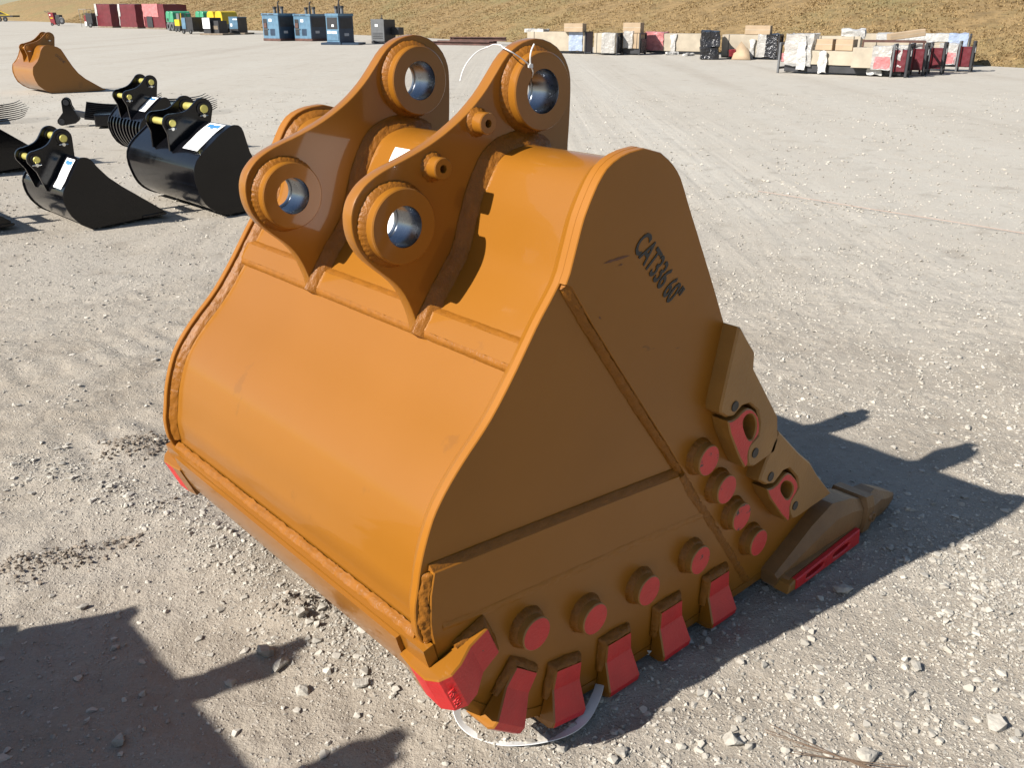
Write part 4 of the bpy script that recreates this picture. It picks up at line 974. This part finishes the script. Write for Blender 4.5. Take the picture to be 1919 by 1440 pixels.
# wire cage and small engine next to the stacks
t = thing('wire_cage', (-55.0, 124.8, 0), R(-15), 'thin metal frame cage left of the red stacks', 'cage')
for xx in (0, 1.1):
    for yy in (0, .9): b = MB(); b.tube([(xx, yy, 0), (xx-.1, yy, 2.15)], .03, 6); b.build('post', 'worn', t)
b = MB(); b.tube([(-.1, 0, 2.15), (1.0, 0, 2.15), (1.0, .9, 2.15), (-.1, .9, 2.15), (-.1, 0, 2.15)], .03, 6); b.build('top_rail', 'worn', t)
t = thing('small_engine', (-54.2, 124.0, 0), R(-15), 'black engine machine with red front squeezed beside the wire cage', 'engine')
part(t, 'engine_block', 'dark', ((.25, 0, .15), (1.15, .9, 1.7))); part(t, 'front_cover', 'redm', ((0, 0, .4), (.25, .9, 1.45))); part(t, 'white_cover', 'white', ((.02, -.03, .2), (.3, 0, .7))); wheel(t, .8, -.1, .3, .3, .12)
# dark trailer at the left edge
t = thing('flatbed_trailer', (-106.5, 196.7, 0), R(-5), 'dark flatbed trailer cut off by the top left corner', 'trailer')
part(t, 'deck', 'dark', ((-4, 0, .85), (6.6, 2.4, 1.15))); part(t, 'deck_edge', 'yellow', ((-4, -.03, 1.15), (6.0, .0, 1.28))); part(t, 'body', 'dark', ((-4, .2, 1.2), (2.0, 2.2, 3.0)))
b = MB(); b.ext([(2.0, 1.2), (5.6, 1.2), (1.9, 3.1)], .2, .5, .01); b.build('ramp_brace', 'dark', t); b = MB(); b.tube([(1.4, .1, 3.15), (5.7, .1, 1.2)], .09, 6); b.build('ramp_rail', 'yellow', t)
for xx in (3.6, 4.8): wheel(t, xx, 0, .45, .45, .3)

# beams
for i, (x, y, rz, L, z) in enumerate([(-4.7, 61.0, -17, 3.9, 0), (-4.6, 60.2, -20, 3.7, .02), (-3.9, 60.6, -15, 3.6, .22), (-4.9, 59.5, -22, 3.8, 0), (-3.7, 59.9, -19, 3.5, .23)]):
    b = MB(); b.box((0, 0, 0), (L, .22, .04)); b.box((0, .09, .04), (L, .13, .18)); b.box((0, 0, .18), (L, .22, .22)); o = b.build('steel_beam', 'rust', None)
    o.location = (x, y, z); o.rotation_euler = (0, 0, R(rz)); tag(o, 'rusty steel beam in the low pile seen between the bucket ears', 'beam', 'rusty beams in the low pile')

# ------------------------------------------------------------------ boxed goods on the right
def drape(t, nm, m_, x0, x1, y0, y1, z0, z1, am=.035, fr=4.5, seed=0):
    b = MB(); b.gbox((x0, y0, z0), (x1, y1, z1), 8); return crumple(b.build(nm, m_, t, ang=60), am, fr, seed)
def frame_end(t, x, y0, y1, Hh, m_='dark', th=.07):
    for yy in (y0, y1): part(t, 'frame_post', m_, ((x, yy-th/2, 0), (x+th, yy+th/2, Hh)))
    part(t, 'frame_rail', m_, ((x, y0, Hh-th), (x+th, y1, Hh))); part(t, 'frame_rail', m_, ((x, y0, .12), (x+th, y1, .12+th)))
CG = 'boxed goods on steel frames'
def crate(loc, rz, label, L, D, z0, z1, m_='card2', fr=None):
    t = thing('boxed_crate', loc, rz, label, 'crate', CG)
    b = MB(); b.gbox((0, 0, z0), (L, D, z1), 6); o = b.build('carton', m_, t); crumple(o, .012, 2.0, L)
    part(t, 'base_frame', 'dark', ((0, .05, .05), (L, .11, z0)), ((0, D-.11, .05), (L, D-.05, z0)))
    for xx in (L*.12, L*.85): part(t, 'packing_band', 'dark', ((xx, -.012, z0), (xx+.02, -.004, z1+.01)), bev=.001)
    for xx in (fr or ()): frame_end(t, xx, .0, D, z1+.02)
    return t
def carton(loc, rz, label, W, D, Hh, tilt=0):
    b = MB(); b.box((0, 0, 0), (W, D, Hh), bev=.012); t = thing('cardboard_box', loc, rz, label, 'box', 'loose cardboard boxes')
    o = b.build('carton', 'card', t); part(t, 'tape', 'card2', ((0, -.003, Hh*.5), (W, 0, Hh*.56)), bev=.0005)
    t.rotation_euler = (0, tilt, rz); return t
rzc = R(-24)
t = crate((0.75, 47.9, 0), rzc, 'long pale carton crate right of the near bucket ear, blue film at its end', 3.0, 1.0, .12, .98, fr=[3.0])
drape(t, 'blue_film', 'bluefilm', 2.2, 2.9, -.03, .4, .14, 1.0); part(t, 'end_panel', 'navy', ((3.07, .02, .08), (3.09, .98, .96))); drape(t, 'loose_film', 'film_solid', -.2, .8, .1, .9, .95, 1.10, .06)
t = crate((3.85, 45.6, 0), rzc, 'pale crate with clear film next to the blue filmed one', 1.1, 1.0, .1, .96, fr=[1.1])
drape(t, 'loose_film', 'film', .4, 1.05, -.06, .3, .1, .98); part(t, 'end_panel', 'blackfilm', ((1.17, .05, .1), (1.2, .95, .8)))
t = crate((5.2, 45.6, 0), rzc, 'crate with dark film and loose sheeting, third from the bucket ear', .8, 1.0, .3, .95, 'card', fr=[-.08, .8])
drape(t, 'loose_film', 'film', .05, .5, -.06, .2, .3, 1.05); part(t, 'end_panel', 'blackfilm', ((.87, .05, .1), (.9, .95, .7)))
t = crate((6.5, 46.9, 0), rzc, 'long pale carton crate with pink film wrapped left end', 3.1, 1.0, .14, .92, fr=[-.1, 3.1])
drape(t, 'pink_film', 'pinkwrap', -.05, .85, -.04, 1.02, .16, .98, .05); drape(t, 'hanging_film', 'film_solid', 1.2, 1.45, -.06, -.02, .0, .9, .07)
for i, (z0, z1) in enumerate(((.02, .52), (.52, 1.12))):
    b = MB(); b.gbox((0, 0, z0), (.75, .8, z1), 8); o = crumple(b.build('black_plastic_bundle', 'blackfilm', None, ang=60), .09, 3.2, i); o.location = (8.0, 41.0, 0); o.rotation_euler = (0, 0, R(-10))
    tag(o, ('lower' if i == 0 else 'upper')+' black plastic wrapped bundle between the two long crates', 'bundle', 'black plastic bundles')
t = crate((9.05, 41.8, 0), rzc, 'long carton crate with black film on its right end and torn card in front', 2.3, 1.0, .10, .98, fr=[2.35])
drape(t, 'black_film', 'blackfilm', 1.85, 2.34, -.05, 1.03, .08, 1.02, .05); drape(t, 'clear_film', 'film', 1.5, 1.9, -.04, .6, .1, 1.0)
b = MB(); b.add([(.35, -.5, .01), (1.15, -.55, .01), (1.0, -.2, .35), (.62, -.06, .72), (.4, -.1, .4)], [[0, 1, 2, 3, 4]]); o = b.build('torn_cardboard', 'card', None); sm = o.modifiers.new('s', 'SOLIDIFY'); sm.thickness = .02
o.matrix_world = Matrix.Translation((9.2, 41.5, 0)) @ Matrix.Rotation(rzc, 4, 'Z'); tag(o, 'torn sheet of brown cardboard leaning on the black filmed crate', 'cardboard')
b = MB(); b.gbox((0, 0, .02), (.26, .2, .30), 5); o = crumple(b.build('red_bag', 'redm', None, ang=60), .05, 6); o.location = (9.25, 41.1, .1); tag(o, 'small bright red bag by the torn cardboard', 'bag')
drape(t, 'hanging_film', 'film_solid', 1.2, 1.4, -.08, -.03, 0, .8, .06)
# front long crate
t = crate((9.05, 32.0, 0), R(-36), 'long low carton crate in a steel frame, nearest on the right, under loose clear film', 3.75, .8, .30, .72, 'card2', fr=None)
frame_end(t, -.22, 0, .8, .95, 'grey'); part(t, 'pink_base', 'pinkwrap', ((-.15, .05, .35), (.25, .75, .62)))
drape(t, 'loose_film', 'film', -.02, .9, -.05, .6, .25, 1.22, .06, 4, 1); drape(t, 'hanging_film', 'film_solid', .45, .72, -.09, -.04, .12, 1.15, .06, 5, 2); drape(t, 'hanging_film', 'film_solid', 1.15, 1.42, -.09, -.04, .05, .72, .07, 5, 3)
drape(t, 'loose_film', 'film', 2.9, 3.72, -.05, .7, .28, .82, .05, 5, 4); drape(t, 'hanging_film', 'film_solid', 2.75, 3.2, -.08, -.04, .05, .3, .05, 6, 5)
b = MB(); b.tube([(0.9, .1, .72), (1.0, .1, .84)], .01, 4)
for i, (x0, z1) in enumerate(((.05, 1.18), (.95, 1.08), (1.6, 1.08))):
    p = (Matrix.Translation((9.05, 32.0, 0)) @ Matrix.Rotation(R(-36), 4, 'Z')) @ Vector((x0, .08, .735)); carton(p, R(-36), ['tall cardboard box under film at the left end of the nearest crate', 'square cardboard box in the middle of the nearest crate', 'square cardboard box on the nearest crate beside a steel rail'][i], .55, .5, z1-.74)
# steel rail frame lying across
b = MB(); b.box((0, 0, .98), (1.9, .05, 1.04)); b.box((0, .6, .98), (1.9, .65, 1.04)); b.box((1.85, .05, .98), (1.9, .6, 1.04)); b.box((0, .05, .98), (.05, .6, 1.04)); b.box((.0, 0, .72), (.05, .05, .98)); b.box((1.4, 0, .72), (1.45, .05, .98)); b.box((1.84, .6, .0), (1.9, .65, .98)); b.box((0, .6, .0), (.05, .65, .98))
o = b.build('steel_rail_frame', 'rust', None); o.location = (11.35, 31.4, 0); o.rotation_euler = (0, 0, R(-20)); tag(o, 'thin rusty steel rail frame above the nearest crate', 'frame')
def machine(loc, rz, label):
    t = thing('framed_machine', loc, rz, label, 'machine', 'red machines in black frames')
    frame_end(t, 0, 0, .55, .98, 'grey', .06); frame_end(t, .42, 0, .55, .98, 'dark', .08)
    part(t, 'red_casing', 'redm', ((-.02, .03, .16), (.10, .52, .80))); part(t, 'shaded_casing', 'maroon', ((.10, .12, .16), (.40, .50, .80))); part(t, 'label_plate', 'white', ((.50, .2, .62), (.505, .34, .80)), bev=.001)  # maroon piece is red casing with its shade put into the colour
    part(t, 'carton_end', 'card2', ((-1.2, .03, .25), (-.03, .52, .85))); drape(t, 'loose_film', 'film', -.6, -.02, -.03, .56, .22, .9, .04, 5, loc[0]); drape(t, 'pink_film', 'pinkwrap', -.5, -.05, -.035, -.01, .25, .6, .03, 5, loc[0])
    return t
machine((11.75, 29.8, 0), R(-30), 'red machine in black frame at the right end of the nearest crate')
machine((12.62, 30.6, 0), R(-30), 'red machine in black frame, second of the four on the right')
machine((13.55, 31.4, 0), R(-30), 'red machine in black frame, third of the four on the right')
machine((15.05, 32.6, 0), R(-30), 'red machine in black frame, rightmost of the four')
t = crate((13.4, 36.9, 0), R(-25), 'long carton crate at the back right with bluish film and dark end frame', 3.6, .9, .15, 1.12, fr=[3.6])
drape(t, 'blue_film', 'bluefilm', 2.9, 3.55, -.04, .92, .15, 1.15, .05); drape(t, 'loose_film', 'film_solid', .4, 2.9, -.03, .9, .85, 1.14, .04, 4, 7)
t = crate((11.3, 36.2, 0), R(-25), 'filmed carton crate behind the steel rail frame', 1.6, .9, .15, 1.05)
drape(t, 'loose_film', 'film_solid', .9, 1.7, .1, .8, 1.0, 1.3, .09, 4, 8)
carton((12.85, 33.0, .98), R(-8), 'long tilted cardboard box lying on top of the framed machines', 1.15, .45, .22, R(-8))
carton((2.5, 46.9, .99), rzc, 'cardboard box on top of the blue filmed crate', .95, .55, .38); carton((5.25, 46.1, .96), rzc, 'cardboard box on top of the third crate', .85, .6, .45); carton((9.9, 41.4, .99), rzc, 'cardboard box on top of the black filmed crate', 1.05, .55, .36)
for i, (x, y, rz) in enumerate([(7.3, 45.4, .3), (8.0, 44.3, .7)]):
    b = MB(); b.gbox((0, 0, 0), (.6, .25, .10), 6); o = crumple(b.build('film_scrap', 'film_solid', None, ang=60), .07, 5, i); o.location = (x, y, .02); o.rotation_euler = (0, 0, rz); tag(o, ['scrap of white film under the middle of the pink ended crate', 'scrap of white film near the black plastic bundles'][i], 'film scrap', 'film scraps on the gravel')
b = MB(); b.tube([(2.80, 10.39, .012), (3.3, 9.83, .014), (3.75, 9.33, .012), (4.3, 8.72, .015), (4.9, 8.05, .012)], .0035, 5); tag(b.build('string_line', 'string', None), 'thin reddish string stretched over the gravel on the right', 'string')

# ------------------------------------------------------------------ stones
def hull_shapes(n, npts, flat):
    out = []
    for i in range(n):
        bm = bmesh.new()
        for _ in range(npts):
            v = Vector((random.gauss(0, 1), random.gauss(0, 1), random.gauss(0, 1))).normalized(); v *= 0.8+0.3*random.random(); v.z *= flat; bm.verts.new(v)
        r = bmesh.ops.convex_hull(bm, input=bm.verts); bmesh.ops.delete(bm, geom=[g for g in r['geom_interior'] if isinstance(g, bmesh.types.BMVert)], context='VERTS')
        bmesh.ops.triangulate(bm, faces=bm.faces); bm.verts.index_update()
        out.append((np.array([v.co[:] for v in bm.verts]), np.array([[v.index for v in f.verts] for f in bm.faces]))); bm.free()
    return out
SMALL = hull_shapes(14, 8, .7); BIGS = hull_shapes(14, 15, .72)
def dens(x, y):
    v = Vector((x, y, 0)); d = 0.35+0.9*max(0, noise.noise(v*0.8+Vector((4, 4, 0))))+0.5*max(0, noise.noise(v*2.6))
    u_ = x*.743+y*.669; w_ = -x*.669+y*.743
    if w_ < 1.6 and u_ > 0.6: d *= 1.0+2.2*math.exp(-((w_-0.8)/0.55)**2)      # loose gravel this side of the bucket
    if x < -0.2 and y < 6: d *= 0.42
    t_ = (x+0.2)*0.80+(y-2.2)*(-0.6); s = (x+0.2)*0.6+(y-2.2)*0.80
    if -2.6 < t_ < 0.4: d += 2.0*math.exp(-((s-0.05-0.08*math.sin(t_*3))/0.15)**2)
    if 0.5 < x < 4 and 4 < y < 8: d *= 1.5
    return d
def scatter(n, xr, yr, smin, smax, power, shapes, fan=True, dmax=3.2):
    Vs = []; Fs = []; off_ = 0; c = 0; tries = 0
    while c < n and tries < n*14:
        tries += 1
        yq = random.random(); y_ = yr[0]+(yr[1]-yr[0])*yq
        x_ = (random.random()*(xr[1]-xr[0])+xr[0])*(y_+0.6 if fan else 1)
        if random.random()*dmax > dens(x_, y_): continue
        s = smin*(smax/smin)**(random.random()**power); sh_v, sh_f = shapes[random.randrange(len(shapes))]
        a = random.random()*6.283; ca, sa = math.cos(a), math.sin(a); k = (0.8+.5*random.random(), 0.8+.4*random.random(), 0.75+.4*random.random())
        q = sh_v*np.array(k)*s; qx = q[:, 0]*ca-q[:, 1]*sa; qy = q[:, 0]*sa+q[:, 1]*ca
        Vs.append(np.stack([qx+x_, qy+y_, q[:, 2]+hgt(x_, y_)+s*0.14], 1)); Fs.append(sh_f+off_); off_ += len(sh_v); c += 1
    return np.concatenate(Vs), np.concatenate(Fs)
parts_ = [scatter(40000, (-.62, .62), (1.75, 4.6), .0022, .0085, 2.0, SMALL), scatter(4600, (-.62, .62), (1.75, 5.2), .006, .019, 2.6, BIGS),
          scatter(17000, (-.62, .62), (4.2, 10.5), .0055, .016, 2.0, SMALL), scatter(9000, (-.62, .62), (9, 24), .010, .028, 2.2, SMALL)]
off_ = 0; VV = []; FF = []
for v_, f_ in parts_: VV.append(v_); FF.append(f_+off_); off_ += len(v_)
tag(np_mesh('gravel', np.concatenate(VV), np.concatenate(FF), ['stone'], False), 'loose crushed limestone gravel scattered over the lot', 'gravel', kind='stuff')
cv = []; cf = []; co_ = 0
for cx, cy, rr, n_ in ((-1.82, 2.86, .10, 220), (-1.66, 2.93, .09, 200), (-1.50, 3.02, .06, 90), (-1.76, 3.84, .14, 420), (-1.60, 3.90, .07, 50), (-0.74, 2.57, .06, 70), (-0.66, 2.60, .05, 50), (-1.35, 3.35, .12, 25), (-0.55, 2.48, .05, 20)):
    for _ in range(n_):
        x_ = cx+random.gauss(0, rr*.7); y_ = cy+random.gauss(0, rr*.45); s_ = .003+.011*random.random()**2.4; sv, sf = SMALL[random.randrange(14)]
        cv.append(sv*s_+np.array((x_, y_, hgt(x_, y_)+s_*.4))); cf.append(sf+co_); co_ += len(sv)
tag(np_mesh('soil_clods', np.concatenate(cv), np.concatenate(cf), ['clod'], False), 'crumbly soil clods left of the orange bucket, darkened to stand for shadow', 'soil', kind='stuff')
# the stones large enough to pick out
RK = [(1.18, 2.72, .032, 'pale angular stone at the shadow edge beside the lip shroud'), (1.27, 2.30, .022, 'pale stone alone in the middle of the lower right gravel'), (0.62, 1.98, .032, 'blocky white stone with a dark shadow right of the packing strap'), (0.98, 1.93, .033, 'pale stone next to the dry twigs'),
      (1.40, 2.05, .036, 'long pale stone near the right border of the front gravel'), (0.30, 1.93, .022, 'small white stone at the bottom border below the heel shrouds'), (0.52, 2.42, .024, 'grey stone in the bucket shade by the second heel shroud'), (-0.80, 2.36, .036, 'round grey boulder in the ear shadow left of the bucket heel'),
      (-0.73, 2.30, .030, 'round pale stone just below the ear shadow'), (-0.63, 2.18, .028, 'pale lump of limestone with its own shadow left of the strap'), (-0.46, 2.20, .024, 'pale stone between the strap and the row of loose gravel'), (-0.70, 2.52, .028, 'stone on the dark clod at the tip of the ear shadow'), (-1.10, 1.98, .026, 'brownish stone inside the large lower left shadow'), (1.05, 3.05, .026, 'grey stone in the shade in front of the lip shroud')]
for i, (x, y, s, lab) in enumerate(RK):
    v_, f_ = BIGS[i % len(BIGS)]; b = MB(); b.add([tuple(p) for p in v_*s*np.array((1.15, .95, .85))], [list(f) for f in f_]); o = b.build('rock', 'rock', None, flat=True)
    bm = bmesh.new(); bm.from_mesh(o.data); bmesh.ops.subdivide_edges(bm, edges=bm.edges, cuts=1)
    for v in bm.verts: v.co += v.co.normalized()*noise.noise(v.co*60+Vector((i, 0, 0)))*s*.16
    bm.to_mesh(o.data); bm.free()
    o.location = (x, y, hgt(x, y)+s*.38); o.rotation_euler = (0, 0, i*1.3); tag(o, lab, 'rock', 'larger stones on the gravel')
b = MB(); rt = random.Random(3)
for k in range(7):
    x, y = .86+k*.012, 1.93-.006*k; a = -.45+rt.uniform(-.25, .25); ln = .10+.12*rt.random()
    b.tube(smooth([(x-ln*math.cos(a), y-ln*math.sin(a), .008), (x, y, .014), (x+ln*math.cos(a+.1), y+ln*math.sin(a+.1), .008)], 1), .0011, 5)
tag(b.build('dry_twigs', 'twig', None), 'few dry brown twigs on the gravel in the lower right', 'twigs', kind='stuff')
